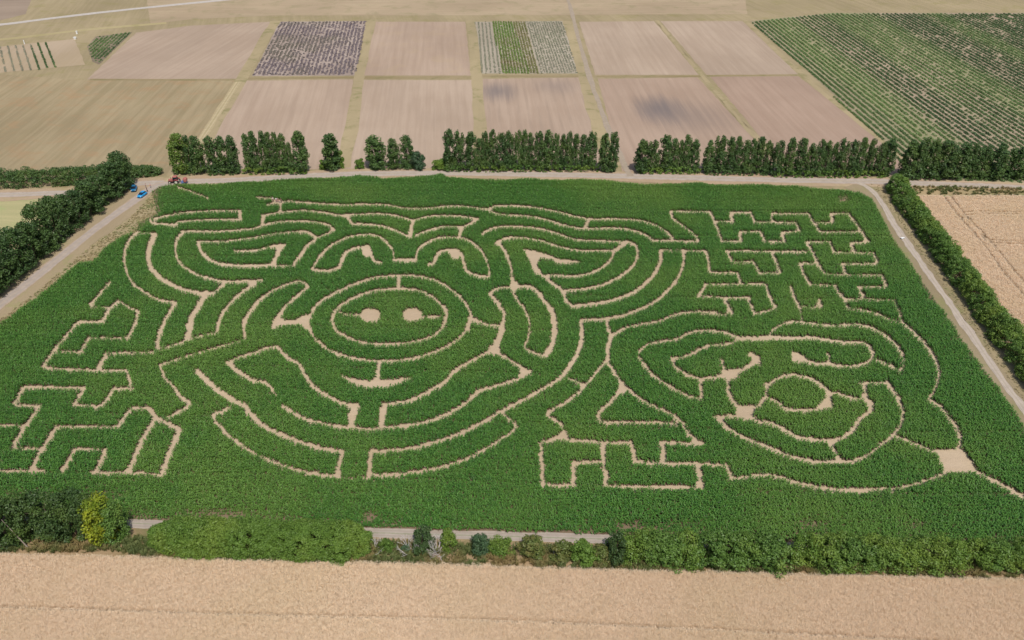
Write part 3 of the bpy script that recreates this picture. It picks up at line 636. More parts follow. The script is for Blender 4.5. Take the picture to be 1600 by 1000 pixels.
# ------------------------------------------------------------------ wheat, grass and row crops
def tuft_mesh(name, mat, n, h, spread, wd, seed, droop=0.5, hv=0.3):
    rr = random.Random(seed); V = []
    for i in range(n):
        a = rr.uniform(0, 6.283); r = spread*math.sqrt(rr.random())*0.8; bx, by = math.cos(a)*r, math.sin(a)*r
        hh = h*(1+rr.uniform(-hv, hv)); la = rr.uniform(0, 6.283); ln = droop*hh*rr.uniform(.2, 1)
        sx, sy = math.cos(la+1.57)*wd, math.sin(la+1.57)*wd
        p0 = (bx, by, 0); p1 = (bx+math.cos(la)*ln*.3, by+math.sin(la)*ln*.3, hh*.65); p2 = (bx+math.cos(la)*ln, by+math.sin(la)*ln, hh)
        q = lambda p, k: ((p[0]-sx*k, p[1]-sy*k, p[2]), (p[0]+sx*k, p[1]+sy*k, p[2]))
        a0, b0 = q(p0, .6); a1, b1 = q(p1, 1); a2, b2 = q(p2, .8)
        V += [a0, b0, b1, a1, a1, b1, b2, a2]
    return np_mesh(name, V, 4, mat)
M_wheat = leaf_mat('wheat_straw', (0.68, 0.55, 0.40), (0.83, 0.695, 0.53), (0.72, 0.60, 0.42), 0.35, 0.04, 0.5, 0.7, 0.2)
wheat_src = [src('wheat_tuft_source', tuft_mesh('wheat_tuft', M_wheat, 34, 0.50, 0.34, 0.016, 40+s, 0.9)) for s in range(4)]
def seg_dist(x, y, P):
    d = np.full(x.shape, 1e9)
    for a, b in zip(P[:-1], P[1:]):
        dx, dy = b.x-a.x, b.y-a.y; l2 = dx*dx+dy*dy+1e-9
        t = np.clip(((x-a.x)*dx+(y-a.y)*dy)/l2, 0, 1); d = np.minimum(d, np.hypot(x-a.x-t*dx, y-a.y-t*dy))
    return d
def in_view(x, y, m=90):
    a, b = proj(x, y, 0.0); return (a > -m) & (a < 1600+m) & (b > -m) & (b < 1000+m)
def crop_area(name, poly_px, sp, sources, label, cat, lines=(), lw=0.35, sc=(0.85, 1.2), margin=90, prob=None, seed=3):
    XYp = [(G(a, b).x, G(a, b).y) for a, b in poly_px]
    x0, x1 = min(p[0] for p in XYp), max(p[0] for p in XYp); y0, y1 = min(p[1] for p in XYp), max(p[1] for p in XYp)
    A, B = np.meshgrid(np.arange(x0, x1, sp), np.arange(y0, y1, sp))
    A = (A+np.random.uniform(-.5, .5, A.shape)*sp).ravel(); B = (B+np.random.uniform(-.5, .5, B.shape)*sp).ravel()
    k = in_view(A, B, margin); A, B = A[k], B[k]
    k = pt_in_poly(A, B, XYp); A, B = A[k], B[k]
    for P in lines:
        Q = smooth_poly([G(a, b) for a, b in P], 8); k = seg_dist(A, B, Q) > lw; A, B = A[k], B[k]
    if prob is not None:
        k = np.random.rand(len(A)) < prob(A, B); A, B = A[k], B[k]
    n = len(A); s = np.random.uniform(sc[0], sc[1], n)
    print(name, n)
    return scatter(name, np.stack([A, B, np.full(n, 0.02)], 1), np.stack([s, s, s*np.random.uniform(.85, 1.15, n)], 1),
                   np.stack([np.random.normal(0, .05, n), np.random.normal(0, .05, n), np.random.rand(n)*6.283], 1), sources, label, cat)
M_wheelmark = plain('wheel_mark_soil', (0.24, 0.18, 0.12), .95, .1, 0, .3, .5)
ln_near = [[(-100, 947), (100, 953), (400, 962), (800, 972), (1200, 990), (1500, 1006)]]
for k, P in enumerate(ln_near): ribbon('wheel_mark', P, 0.4, 0.05, M_wheelmark, seed=70+k, jit=.05)
crop_area('wheat_crop', [(-160, 868), (0, 869), (200, 872), (400, 879), (700, 883), (850, 890), (1000, 894), (1200, 899), (1600, 908), (1760, 912), (1760, 1060), (-160, 1060)], 0.29, wheat_src,
          'ripe pale wheat standing across the foreground in front of the hedges', 'wheat', ln_near, 0.28)
ln_r = [[(1474, 308), (1500, 343), (1530, 376), (1570, 430), (1605, 470), (1660, 540)], [(1485, 308), (1510, 340), (1541, 372), (1580, 420), (1612, 458), (1680, 540)],
        [(1503, 345), (1506, 337), (1520, 333), (1560, 333), (1640, 335), (1700, 338)], [(1512, 346), (1511, 340), (1520, 337), (1560, 336), (1640, 338), (1700, 342)],
        [(1533, 372), (1545, 380), (1570, 383), (1640, 384), (1700, 386)], [(1532, 368), (1545, 376), (1570, 379), (1640, 380), (1700, 382)]]
for k, P in enumerate(ln_r): ribbon('wheel_mark', P, 0.62, 0.05+.002*k, M_wheelmark, seed=80+k, jit=.05)
crop_area('wheat_crop', [(1424, 308), (1600, 308), (1740, 315), (1740, 760), (1680, 690), (1600, 575), (1500, 430)], 0.44, wheat_src,
          'ripe pale wheat with curved wheel lines behind the right hedge', 'wheat', ln_r, 0.42, sc=(1.1, 1.5))
M_drygrass = leaf_mat('dry_grass_blade', (0.30, 0.245, 0.13), (0.48, 0.39, 0.22), (0.20, 0.25, 0.09), 0.15, 0.12, 0.9, 0.7, 0.2)
M_weed = leaf_mat('weed_leaf', (0.055, 0.085, 0.025), (0.16, 0.18, 0.06), (0.27, 0.18, 0.08), 0.2, 0.16, 0.7, 0.6, 0.2)
grass_src = [src('grass_tuft_source', tuft_mesh('grass_tuft', M_drygrass, 16, 0.34, 0.34, 0.03, 60+s, 0.9)) for s in range(3)]
weed_src = [src('weed_tuft_source', tuft_mesh('weed_tuft', M_weed, 20, 0.62, 0.5, 0.06, 80+s, 0.9)) for s in range(3)]
crop_area('dry_grass', [(-60, 545), (0, 500), (60, 455), (130, 395), (200, 345), (226, 315), (243, 300), (243, 322), (243, 336), (218, 350), (214, 363), (190, 374), (165, 390), (145, 412), (125, 413), (60, 467), (0, 508)], 0.6, grass_src,
          'dry straw coloured grass between the left track and the maize', 'grass', prob=lambda a, b: 0.35+0.6*vnoise(a, b, 3, 9))
crop_area('rough_weeds', [(-100, 850), (0, 846), (200, 838), (590, 847), (960, 857), (1240, 868), (1600, 880), (1700, 885), (1700, 910), (1600, 905), (1200, 897), (850, 888), (400, 877), (215, 872), (190, 862), (-100, 866)], 0.55, weed_src,
          'rough brown and green weeds along the foot of the near hedges', 'weeds', prob=lambda a, b: 0.25+0.9*vnoise(a, b, 2.2, 11))
crop_area('rough_weeds', [(1417, 291), (1700, 297), (1700, 311), (1600, 306), (1425, 305)], 0.7, weed_src,
          'weeds on the strip between the back track and the right wheat', 'weeds', prob=lambda a, b: 0.05+0.7*vnoise(a, b, 5, 12))
crop_area('dry_grass', [(1360, 288), (1374, 290), (1398, 322), (1432, 378), (1470, 428), (1520, 500), (1580, 585), (1640, 665), (1630, 672), (1575, 592), (1510, 500), (1440, 400), (1400, 338), (1375, 305)], 0.55, grass_src,
          'dry grass strip between the right track and the hedge', 'grass', prob=lambda a, b: 0.15+0.4*vnoise(a, b, 2.5, 13), sc=(.6, .9))

def bush_tuft(name, mat, n, h, r, leaf, seed):
    rg = np.random.RandomState(seed); th = rg.rand(n)*6.283; ph = np.arccos(rg.rand(n)); rad = rg.uniform(.65, 1.0, n)
    c = np.stack([np.cos(th)*np.sin(ph)*r*rad, np.sin(th)*np.sin(ph)*r*rad, np.cos(ph)*h*rad+0.05], 1)
    return leaf_quads(name, c, c/np.linalg.norm(c, axis=1)[:, None], leaf, rg, mat)
def leaf_quads(name, c, nrm, size, rg, mat, jitter=0.8):
    n = len(c)
    nv = nrm+rg.normal(0, jitter, (n, 3)); nv /= np.linalg.norm(nv, axis=1)[:, None]+1e-9
    t = np.cross(nv, rg.normal(0, 1, (n, 3))); t /= np.linalg.norm(t, axis=1)[:, None]+1e-9
    b = np.cross(nv, t); s = (size*rg.uniform(.6, 1.35, n))[:, None] if np.isscalar(size) else (size*rg.uniform(.6, 1.35, n))[:, None]
    fold = nv*s*0.18
    V = np.stack([c-t*s*.55, c-b*s*.36-fold, c+t*s*.6, c+b*s*.36-fold], 1).reshape(-1, 3)
    return np_mesh(name, V, 4, mat)
def row_crop(name, poly_px, ang, sp, step, sources, label, cat, prob, sc=(.8, 1.2), off=0.0, jl=0.12, margin=60):
    XYp = [(G(a, b).x, G(a, b).y) for a, b in poly_px]
    ca, sa = math.cos(ang), math.sin(ang)            # along = (sa, ca); across = (ca, -sa)
    U = [p[0]*ca-p[1]*sa for p in XYp]; Vv = [p[0]*sa+p[1]*ca for p in XYp]
    A, B = np.meshgrid(np.arange(math.floor(min(U)/sp)*sp+off, max(U), sp), np.arange(min(Vv), max(Vv), step))
    row = np.round(A/sp).astype(int).ravel()
    A = (A+np.random.normal(0, jl, A.shape)).ravel(); B = (B+np.random.uniform(-.5, .5, B.shape)*step).ravel()
    x = A*ca+B*sa; y = -A*sa+B*ca
    k = in_view(x, y, margin); x, y, row = x[k], y[k], row[k]
    k = pt_in_poly(x, y, XYp); x, y, row = x[k], y[k], row[k]
    k = np.random.rand(len(x)) < prob(x, y, row); x, y = x[k], y[k]
    n = len(x); s = np.random.uniform(sc[0], sc[1], n); print(name, n)
    return scatter(name, np.stack([x, y, np.full(n, 0.03)], 1), np.stack([s, s, s], 1), np.stack([np.zeros(n), np.zeros(n), np.random.rand(n)*6.283], 1), sources, label, cat)
M_row = leaf_mat('bush_row_leaf', (0.05, 0.105, 0.040), (0.125, 0.205, 0.08), (0.20, 0.30, 0.10), 0.2, 0.030, 0.95, band=angE)
M_lav = leaf_mat('lavender_leaf', (0.17, 0.14, 0.15), (0.31, 0.26, 0.27), (0.22, 0.21, 0.14), 0.1, 0.03, 0.6, 0.8, 0.1)
M_veg = leaf_mat('vegetable_leaf', (0.14, 0.23, 0.06), (0.26, 0.36, 0.10), (0.24, 0.20, 0.09), 0.2, 0.03, 0.9)
M_grey = leaf_mat('grey_leaf', (0.26, 0.26, 0.19), (0.36, 0.355, 0.27), (0.27, 0.29, 0.19), 0.1, 0.03, 0.6, 0.8, 0.1)
M_olive = leaf_mat('olive_leaf', (0.21, 0.19, 0.09), (0.31, 0.28, 0.14), (0.2, 0.24, 0.08), 0.1, 0.05, 0.6, 0.8, 0.1)
rowsrc = [src('bush_row_source', bush_tuft('row_bush', M_row, 40, 0.7, 0.68, 0.36, s)) for s in range(3)]
lavsrc = [src('lavender_source', bush_tuft('lavender_tuft', M_lav, 30, 0.5, 0.62, 0.34, s+10)) for s in range(3)]
vegsrc = [src('vegetable_source', bush_tuft('vegetable_tuft', M_veg, 24, 0.4, 0.55, 0.34, s+20)) for s in range(3)]
greysrc = [src('grey_crop_source', bush_tuft('grey_tuft', M_grey, 24, 0.35, 0.5, 0.3, s+30)) for s in range(3)]
olsrc = [src('olive_crop_source', bush_tuft('olive_tuft', M_olive, 24, 0.35, 0.55, 0.3, s+40)) for s in range(3)]
rowq = np.random.RandomState(5).uniform(0.35, 1.05, 4000)
def rp(x, y, row): return np.clip(rowq[row % 4000]*0.4+.6, 0, 1)*np.clip(0.62+0.9*vnoise(x*3, y, 10, 21)-.25*vnoise(x, y, 40, 31), 0, 1)
row_crop('bush_rows', [(1174, 35), (1300, 22), (1700, 22), (1800, 300), (1430, 275), (1268, 118)], angE, 2.75, 0.6, rowsrc,
         'long parallel rows of dark green bushes in the far right field', 'bush rows', rp, (0.75, 1.15))
row_crop('lavender_rows', [(438, 35), (573, 34), (555, 117), (396, 118)], angA*1.1, 2.0, 0.75, lavsrc,
         'purple grey rows of lavender in the far left plot', 'lavender', lambda x, y, r: np.clip(.25+.9*vnoise(x, y, 6, 22), 0, 1), jl=.28)
row_crop('vegetable_rows', [(768, 34), (800, 34), (829, 115), (785, 115)], angPl, 1.5, 0.7, vegsrc, 'bright green rows in the middle strip of the far plot', 'vegetables', lambda x, y, r: np.full(x.shape, .9), (0.9, 1.3))
row_crop('vegetable_rows', [(800, 34), (820, 34), (844, 115), (829, 115)], angPl, 1.5, 0.7, olsrc, 'olive brown rows right of the bright green strip', 'vegetables', lambda x, y, r: np.full(x.shape, .8), (0.9, 1.3))
row_crop('grey_crop_rows', [(820, 34), (878, 34), (903, 114), (844, 115)], angPl, 1.4, 0.8, greysrc, 'pale grey green crop rows beside the grass balk', 'crop rows', lambda x, y, r: np.full(x.shape, .75))
row_crop('grey_crop_rows', [(742, 35), (768, 34), (785, 115), (753, 115)], angPl, 2.1, 0.9, greysrc, 'narrow grey crop rows left of the bright green strip', 'crop rows', lambda x, y, r: np.full(x.shape, .8))
angV = furrow_angle((92, 106), (76, 68))
row_crop('vegetable_rows', [(-60, 76), (50, 70), (62, 110), (-60, 116)], angV, 3.6, 0.9, greysrc, 'faint grey green vegetable rows in the far left plot', 'vegetables', lambda x, y, r: np.full(x.shape, .8))
row_crop('vegetable_rows', [(48, 69), (82, 66), (94, 105), (60, 109)], angV, 3.6, 0.7, rowsrc, 'dark green vegetable rows near the plot edge at far left', 'vegetables', lambda x, y, r: np.full(x.shape, .8), (.6, .9))
row_crop('potato_patch', [(138, 72), (151, 58), (206, 51), (155, 100), (146, 95)], furrow_angle((155, 100), (206, 51)), 2.0, 0.9, rowsrc, 'small dark green crop patch below the grassy bank at far left', 'crop patch', lambda x, y, r: np.clip(1.5*vnoise(x, y, 12, 25), 0, 1), (.7, 1.1))

# ------------------------------------------------------------------ trees and shrubs
def tube(V, Fc, p, q, r0, r1, ns=6):
    p, q = Vector(p), Vector(q); d = (q-p).normalized() if (q-p).length > 1e-6 else Vector((0, 0, 1))
    a = d.orthogonal().normalized(); b = d.cross(a); o = len(V)
    for (c, r) in ((p, r0), (q, r1)):
        for i in range(ns):
            t = 2*math.pi*i/ns; V.append(c+a*math.cos(t)*r+b*math.sin(t)*r)
    for i in range(ns):
        j = (i+1) % ns; Fc.append((o+i, o+j, o+ns+j, o+ns+i))
    Fc.append(tuple(o+ns+i for i in range(ns)))
def trunk_mesh(name, h, r, mat, seed, limbs=7, spread=1.2, top=0.85):
    rr = random.Random(seed); V, Fc = [], []; pts = [Vector((0, 0, -0.1))]
    for k in range(1, 6): pts.append(Vector((rr.uniform(-.12, .12)*k*.3, rr.uniform(-.12, .12)*k*.3, h*top*k/5)))
    for k in range(5): tube(V, Fc, pts[k], pts[k+1], r*(1-.17*k), r*(1-.17*(k+1)), 7)
    for l in range(limbs):
        k = rr.randint(1, 4); p = pts[k].lerp(pts[k+1] if k < 5 else pts[k], rr.random()); a = rr.uniform(0, 6.283); s = spread*rr.uniform(.5, 1)
        q = p+Vector((math.cos(a)*s*.6, math.sin(a)*s*.6, h*rr.uniform(.06, .16))); q2 = q+Vector((math.cos(a)*s*.4, math.sin(a)*s*.4, h*rr.uniform(.05, .12)))
        tube(V, Fc, p, q, r*.35, r*.2, 5); tube(V, Fc, q, q2, r*.2, r*.07, 5)
    me = bpy.data.meshes.new(name); me.from_pydata([tuple(v) for v in V], [], Fc); me.update(); me.materials.append(mat); return me
def crown_mesh(name, kind, n, leaf, mat, seed):
    """unit crown: radius 1, height 1 (z 0..1); clumps of small leaves through the volume"""
    rg = np.random.RandomState(seed)
    nc = {'poplar': 110, 'broad': 80, 'round': 42, 'hedge': 48}[kind]
    zc = rg.uniform(0.03, 0.97, nc)
    if kind == 'poplar': prof = lambda z: (np.clip(z/0.10, .6, 1))*(1-np.clip((z-0.4)/0.6, 0, 1)**2.6*0.72)
    elif kind == 'broad': prof = lambda z: np.sqrt(np.clip(1-((z-0.46)/0.56)**2, 0.05, 1))
    elif kind == 'round': prof = lambda z: np.sqrt(np.clip(1-((z-0.40)/0.60)**2, 0.03, 1))
    else: prof = lambda z: np.clip(1-((np.clip(z-.45, 0, 1))/0.62)**2.4, .1, 1)**.6
    th = rg.rand(nc)*6.283; la, lb = rg.rand()*6.28, rg.rand()*6.28
    lobe = 1+0.16*np.sin(th*2+la)+0.12*np.sin(th*3+zc*5+lb)
    rad = prof(zc)*lobe*rg.uniform(.45, .88, nc)
    cc = np.stack([np.cos(th)*rad, np.sin(th)*rad, zc], 1)
    if kind == 'poplar':        # two or three leaders
        m = zc > .6; lead = rg.choice([-1, 1], nc)*rg.uniform(.1, .28); cc[m, 0] += lead[m]*.7
    per = rg.multinomial(n, np.ones(nc)/nc)
    idx = np.repeat(np.arange(nc), per)
    cr = {'poplar': (0.30, 0.075), 'broad': (0.30, 0.11), 'round': (0.33, 0.15), 'hedge': (0.34, 0.16)}[kind]
    d = rg.normal(0, 1, (len(idx), 3)); d /= np.linalg.norm(d, axis=1)[:, None]; rr_ = rg.uniform(.45, 1, len(idx))**.6
    c = cc[idx]+d*rr_[:, None]*np.array([cr[0], cr[0], cr[1]])
    c[:, 2] = np.clip(c[:, 2], 0.005, 1.03)
    return c, d, rg
def make_crown(name, kind, n, leaf, mat, seed, R0, H0):
    c, d, rg = crown_mesh(name, kind, n, leaf, mat, seed)
    c = c*np.array([R0, R0, H0]); nrm = d*np.array([1, 1, .7])+np.array([0, 0, .35])
    return leaf_quads(name, c, nrm, leaf, rg, mat, 0.55)
M_bark = plain('bark', (0.13, 0.10, 0.075), 0.9, 0.1)
M_dead = plain('dead_wood', (0.52, 0.48, 0.46), 0.8, 0.2)
M_pop = leaf_mat('poplar_leaf', (0.032, 0.075, 0.022), (0.105, 0.185, 0.05), (0.12, 0.18, 0.04), 0.18, 0.2, 0.6)
M_popl = leaf_mat('poplar_light_leaf', (0.06, 0.12, 0.025), (0.16, 0.25, 0.045), (0.19, 0.25, 0.04), 0.25, 0.4, 0.6)
M_rowt = leaf_mat('row_tree_leaf', (0.026, 0.062, 0.018), (0.088, 0.155, 0.042), (0.09, 0.15, 0.035), 0.18, 0.2, 0.5)
M_yel = leaf_mat('yellow_leaf', (0.09, 0.16, 0.02), (0.26, 0.34, 0.03), (0.36, 0.40, 0.03), 0.3, 0.35, 0.9)
M_hed = leaf_mat('hedge_leaf', (0.052, 0.120, 0.024), (0.15, 0.26, 0.05), (0.21, 0.29, 0.045), 0.25, 0.12, 0.7)
M_hlt = leaf_mat('hedge_light_leaf', (0.075, 0.150, 0.024), (0.17, 0.285, 0.048), (0.23, 0.31, 0.05), 0.28, 0.10, 0.6)
M_hdk = leaf_mat('hedge_dark_leaf', (0.026, 0.06, 0.018), (0.08, 0.135, 0.04), None, 0.2)
M_blu = leaf_mat('blue_green_leaf', (0.04, 0.085, 0.038), (0.10, 0.17, 0.075), None, 0.2)
M_olv = leaf_mat('olive_shrub_leaf', (0.07, 0.11, 0.025), (0.16, 0.20, 0.05), (0.22, 0.18, 0.06), 0.2, 0.5, 0.6)
CROWN = {}
M_near = leaf_mat('near_tree_leaf', (0.020, 0.052, 0.016), (0.085, 0.145, 0.038), (0.10, 0.16, 0.03), 0.2, 0.3, 0.6)
def crown_set(key, kind, n, leaf, mat, count, R0, H0, seed):
    CROWN[key] = ([make_crown('crown', kind, n, leaf, mat, seed+i, R0, H0) for i in range(count)], R0, H0)
crown_set('poplar', 'poplar', 5600, 0.38, M_pop, 7, 2.1, 14.0, 100)
crown_set('poplar_light', 'poplar', 5600, 0.38, M_popl, 1, 2.1, 14.0, 120)
crown_set('rowtree', 'poplar', 6500, 0.42, M_rowt, 5, 3.6, 12.0, 130)
crown_set('neartree', 'broad', 8000, 0.34, M_near, 4, 3.6, 10.0, 140)
crown_set('yellow', 'broad', 6500, 0.36, M_yel, 1, 3.3, 10.0, 150)
crown_set('neargreen', 'broad', 6500, 0.36, M_hed, 1, 3.3, 10.0, 151)
crown_set('hedge', 'hedge', 5200, 0.30, M_hed, 5, 3.0, 5.0, 160)
crown_set('hedgelight', 'hedge', 5200, 0.30, M_hlt, 3, 3.0, 5.0, 170)
crown_set('dark', 'round', 4200, 0.24, M_hdk, 2, 2.0, 4.0, 180)
crown_set('blue', 'round', 4200, 0.26, M_blu, 2, 2.0, 3.5, 185)
crown_set('olive', 'round', 4200, 0.26, M_olv, 2, 2.0, 3.5, 190)
crown_set('lightsmall', 'round', 4200, 0.26, M_hlt, 2, 2.0, 3.5, 195)
TRUNK = {'poplar': [trunk_mesh('trunk', 14.0, 0.22, M_bark, 300+i, 8, 1.3) for i in range(3)],
         'broad': [trunk_mesh('trunk', 10.0, 0.24, M_bark, 310+i, 9, 2.4, .75) for i in range(3)],
         'shrub': [trunk_mesh('trunk', 4.0, 0.10, M_bark, 320+i, 8, 1.4, .7) for i in range(3)]}
def tree(name, label, cat, group, base, h, rad, key, tkey, k=0, crown_z=0.0, rz=None, mat=None):
    t = empty(name, base, 0); tag(t, label, cat, group)
    crs, R0, H0 = CROWN[key]; H1 = {'poplar': 14.0, 'broad': 10.0, 'shrub': 4.0}[tkey]
    rz = random.uniform(0, 6.28) if rz is None else rz
    link('crown', crs[k % len(crs)], t, (0, 0, crown_z), (0, 0, rz), (rad/R0, rad/R0, (h-crown_z)/H0))
    link('trunk', TRUNK[tkey][k % 3], t, (0, 0, 0), (0, 0, rz), (max(.5, rad/2.4),)*2+(h/H1,))
    return t
ORD = ['first', 'second', 'third', 'fourth', 'fifth', 'sixth', 'seventh', 'eighth', 'ninth', 'tenth', 'eleventh', 'twelfth', 'thirteenth', 'fourteenth', 'fifteenth', 'sixteenth', 'seventeenth', 'eighteenth', 'nineteenth', 'twentieth', 'twenty first', 'twenty second']
groups = [
 ('clump beside the tractor', 273, [(279,26,210),(293,13,212),(307,20,213),(329,18,213),(346,17,213),(363,17,212)]),
 ('second clump right of the tractor', 272, [(386,13,210),(397,14,206),(411,13,205),(421,15,207),(431,10,206),(441,15,209),(452,11,223),(468,22,206)]),
 ('lone', 266, [(517,25,211)]),
 ('sparse trio', 265, [(587,27,213),(614,18,217),(635,18,211)]),
 ('long clump left of the gap', 268, [(702,18,202),(717,15,205),(736,17,207),(750,13,217),(758,10,206),(770,14,203),(784,13,207),(796,14,205),(810,12,204),(820,12,204),(829,10,208),(842,15,206),(857,15,204),(869,11,208),(880,12,210),(889,12,206),(900,12,210),(912,13,211),(925,14,206)]),
 ('pair at the gap', 270, [(945,15,209),(959,15,206)]),
 ('clump just right of the gap', 271, [(1004,20,218),(1021,16,219),(1040,20,212),(1054,12,217),(1063,10,219),(1073,14,211),(1086,13,218)]),
 ('second clump right of the gap', 273, [(1108,17,220),(1126,17,212),(1141,13,215),(1153,13,214),(1165,12,219),(1175,12,217),(1187,15,213),(1200,12,220)]),
 ('clump ending at the right hedge', 277, [(1216,17,220),(1235,15,216),(1252,18,217),(1268,13,225),(1281,13,218),(1292,12,220),(1303,13,223),(1315,15,217),(1332,15,220),(1347,15,216),(1361,14,218),(1376,13,223),(1390,18,216)]),
 ('clump before the bush rows', 281, [(1423,22,219),(1440,18,216),(1457,20,219),(1478,24,221),(1503,22,223),(1521,16,225),(1538,19,228),(1561,24,225),(1590,24,230),(1614,20,230),(1640,22,232)])]
pc = 0
for gname, by, lst in groups:
    for i, (x, wpx, ty) in enumerate(lst):
        mid = (ty+by)/2; bx = 800+(x-800)*(2468-by)/(2468-mid)
        b = G(bx, by-2.5+random.uniform(-1, 1)); h = height_at(b, ty); depth = b.y*CP+CAMH*SP
        rad = wpx/2*depth/FPX*random.uniform(1.10, 1.28)
        key = 'poplar_light' if (gname.endswith('beside the tractor') and i == 0) else 'poplar'
        if len(lst) == 1: lab = 'lone tall poplar standing apart with lighter shrub leaves at its foot'
        elif key == 'poplar_light': lab = 'yellow green poplar at the left end of the clump beside the red tractor'
        else:
            lab = f'tall dark poplar, {ORD[i]} from the left in {gname}'
        tree('poplar_tree', lab, 'tree', 'poplars along the back track', b, h, rad, key, 'poplar', pc, 0.3); pc += 1
# low shrubs at the feet of the poplars
fs = [(505, 266, 12, 'lightsmall', 'low bright shrub at the left foot of the lone poplar'), (531, 264, 15, 'lightsmall', 'bright green shrub against the right side of the lone poplar'), (563, 265, 14, 'lightsmall', 'small round green shrub alone between two poplar groups'),
      (652, 266, 22, 'blue', 'broad dark shrub at the right foot of the poplar trio'), (688, 266, 22, 'lightsmall', 'light green shrub at the left end of the long poplar clump')]
for x, by, wpx, key, lab in fs:
    b = G(x, by-2); rad = wpx/2*(b.y*CP+CAMH*SP)/FPX*1.15; hh = {531: 6.0, 652: 6.2}.get(x, 3.4)
    tree('shrub', lab, 'shrub', 'shrubs among the poplars', b, hh, rad, key, 'shrub', 1)
# bramble undergrowth under the poplar clumps
def hedge_cloud(P, hw, h, n, leaf, seed, mat, name='foliage', top_noise=0.25, shape=2.6, taper_end=True, smooth=False):
    rg = np.random.RandomState(seed)
    L = [0.0]
    for a, b in zip(P[:-1], P[1:]): L.append(L[-1]+(b-a).length)
    T = L[-1]; nc = int(max(14, T*hw*(13 if smooth else 4.5)))
    s = rg.uniform(0, T, nc); Pn = np.array([[p.x, p.y] for p in P]); Ln = np.array(L)
    def at(sv):
        x = np.interp(sv, Ln, Pn[:, 0]); y = np.interp(sv, Ln, Pn[:, 1]); x2 = np.interp(np.minimum(sv+.5, T), Ln, Pn[:, 0]); y2 = np.interp(np.minimum(sv+.5, T), Ln, Pn[:, 1])
        x1 = np.interp(np.maximum(sv-.5, 0), Ln, Pn[:, 0]); y1 = np.interp(np.maximum(sv-.5, 0), Ln, Pn[:, 1])
        dx, dy = x2-x1, y2-y1; l = np.hypot(dx, dy)+1e-9; return x, y, -dy/l, dx/l
    x, y, nx, ny = at(s)
    lm = 0.55*vnoise(s, s*0, 5.5, seed+1)+0.45*vnoise(s, s*0+9, 2.3, seed+2)
    hh = h*(1-top_noise+2*top_noise*lm); ww = hw*(0.8+0.4*vnoise(s, s*0+3, 3.5, seed+3))
    if taper_end:
        e = np.clip(np.minimum(s, T-s)/(hw*1.2), 0.15, 1)**.5; hh *= (.55+.45*e); ww *= e
    a = rg.uniform(0, math.pi, nc); ca, sa = np.cos(a), np.sin(a); k = (np.abs(ca)**shape+np.abs(sa)**shape)**(-1/shape)*rg.uniform(.62, .92, nc)
    if smooth: k = (np.abs(ca)**shape+np.abs(sa)**shape)**(-1/shape)*rg.uniform(.80, .95, nc)
    cu = ca*k*ww; cz = sa*k*hh*.94+0.05*h
    per = rg.multinomial(n, np.ones(nc)/nc); idx = np.repeat(np.arange(nc), per); m = len(idx)
    d = rg.normal(0, 1, (m, 3)); d /= np.linalg.norm(d, axis=1)[:, None]; rr_ = rg.uniform(.4, 1, m)**.6
    cr = 0.62 if smooth else min(hw*.30, 0.78); cs = rg.uniform(.7, 1.25, nc)[idx]
    c = np.stack([x+nx*cu, y+ny*cu, cz], 1)[idx]+d*(rr_*cs)[:, None]*np.array([cr*1.2, cr, cr*.85])
    c[:, 2] = np.maximum(c[:, 2], 0.03)
    return leaf_quads(name, c, d+np.array([0, 0, .35]), leaf, rg, mat, .55)
def stems(P, h, seed):
    rr = random.Random(seed); V, Fc = [], []
    for a, b in zip(P[:-1], P[1:]):
        k = max(1, int((b-a).length/2.0))
        for i in range(k):
            p = a.lerp(b, (i+rr.random())/k); q = p+Vector((rr.uniform(-.5, .5), rr.uniform(-.5, .5), h*.7)); p = Vector((p.x, p.y, -.05))
            tube(V, Fc, p, q, .09, .03, 5)
    me = bpy.data.meshes.new('stems'); me.from_pydata([tuple(v) for v in V], [], Fc); me.update(); me.materials.append(M_bark); return me
def hedge(name, label, group, P, hw, h, n, leaf, seed, mat, **kw):
    base = P[len(P)//2].copy(); base.z = 0; t = empty(name, base); tag(t, label, 'hedge', group)
    Q = [p-base for p in P]
    link('foliage', hedge_cloud(Q, hw, h, n, leaf, seed, mat, **kw), t); tag(link('stems', stems(Q, h, seed), t), kind='stuff')
    return t
for i, (xa, xb, by, lab) in enumerate([(268, 374, 274, 'bramble undergrowth under the poplars beside the tractor'), (380, 480, 273, 'bramble undergrowth under the second poplar clump'), (578, 646, 266, 'bramble undergrowth under the sparse poplar trio'),
        (694, 936, 269, 'long bramble undergrowth under the middle poplar clump'), (944, 962, 271, 'bramble undergrowth under the leaning poplar pair'), (997, 1094, 272, 'bramble undergrowth under the poplars right of the track gap'), (1102, 1206, 274, 'bramble undergrowth under the poplars before the right bare plot'),
        (1210, 1384, 278, 'long bramble undergrowth under the poplars left of the hedge top'), (1412, 1660, 282, 'bramble undergrowth under the last poplar clump on the right')]):
    P = [G(xa+(xb-xa)*k/6, by-1.5) for k in range(7)]; T = sum((b-a).length for a, b in zip(P[:-1], P[1:]))
    hedge('undergrowth', lab, 'undergrowth below the poplars', P, 1.5, 2.6, int(T*170), .36, 500+i, M_hed if i % 2 else M_pop)
    
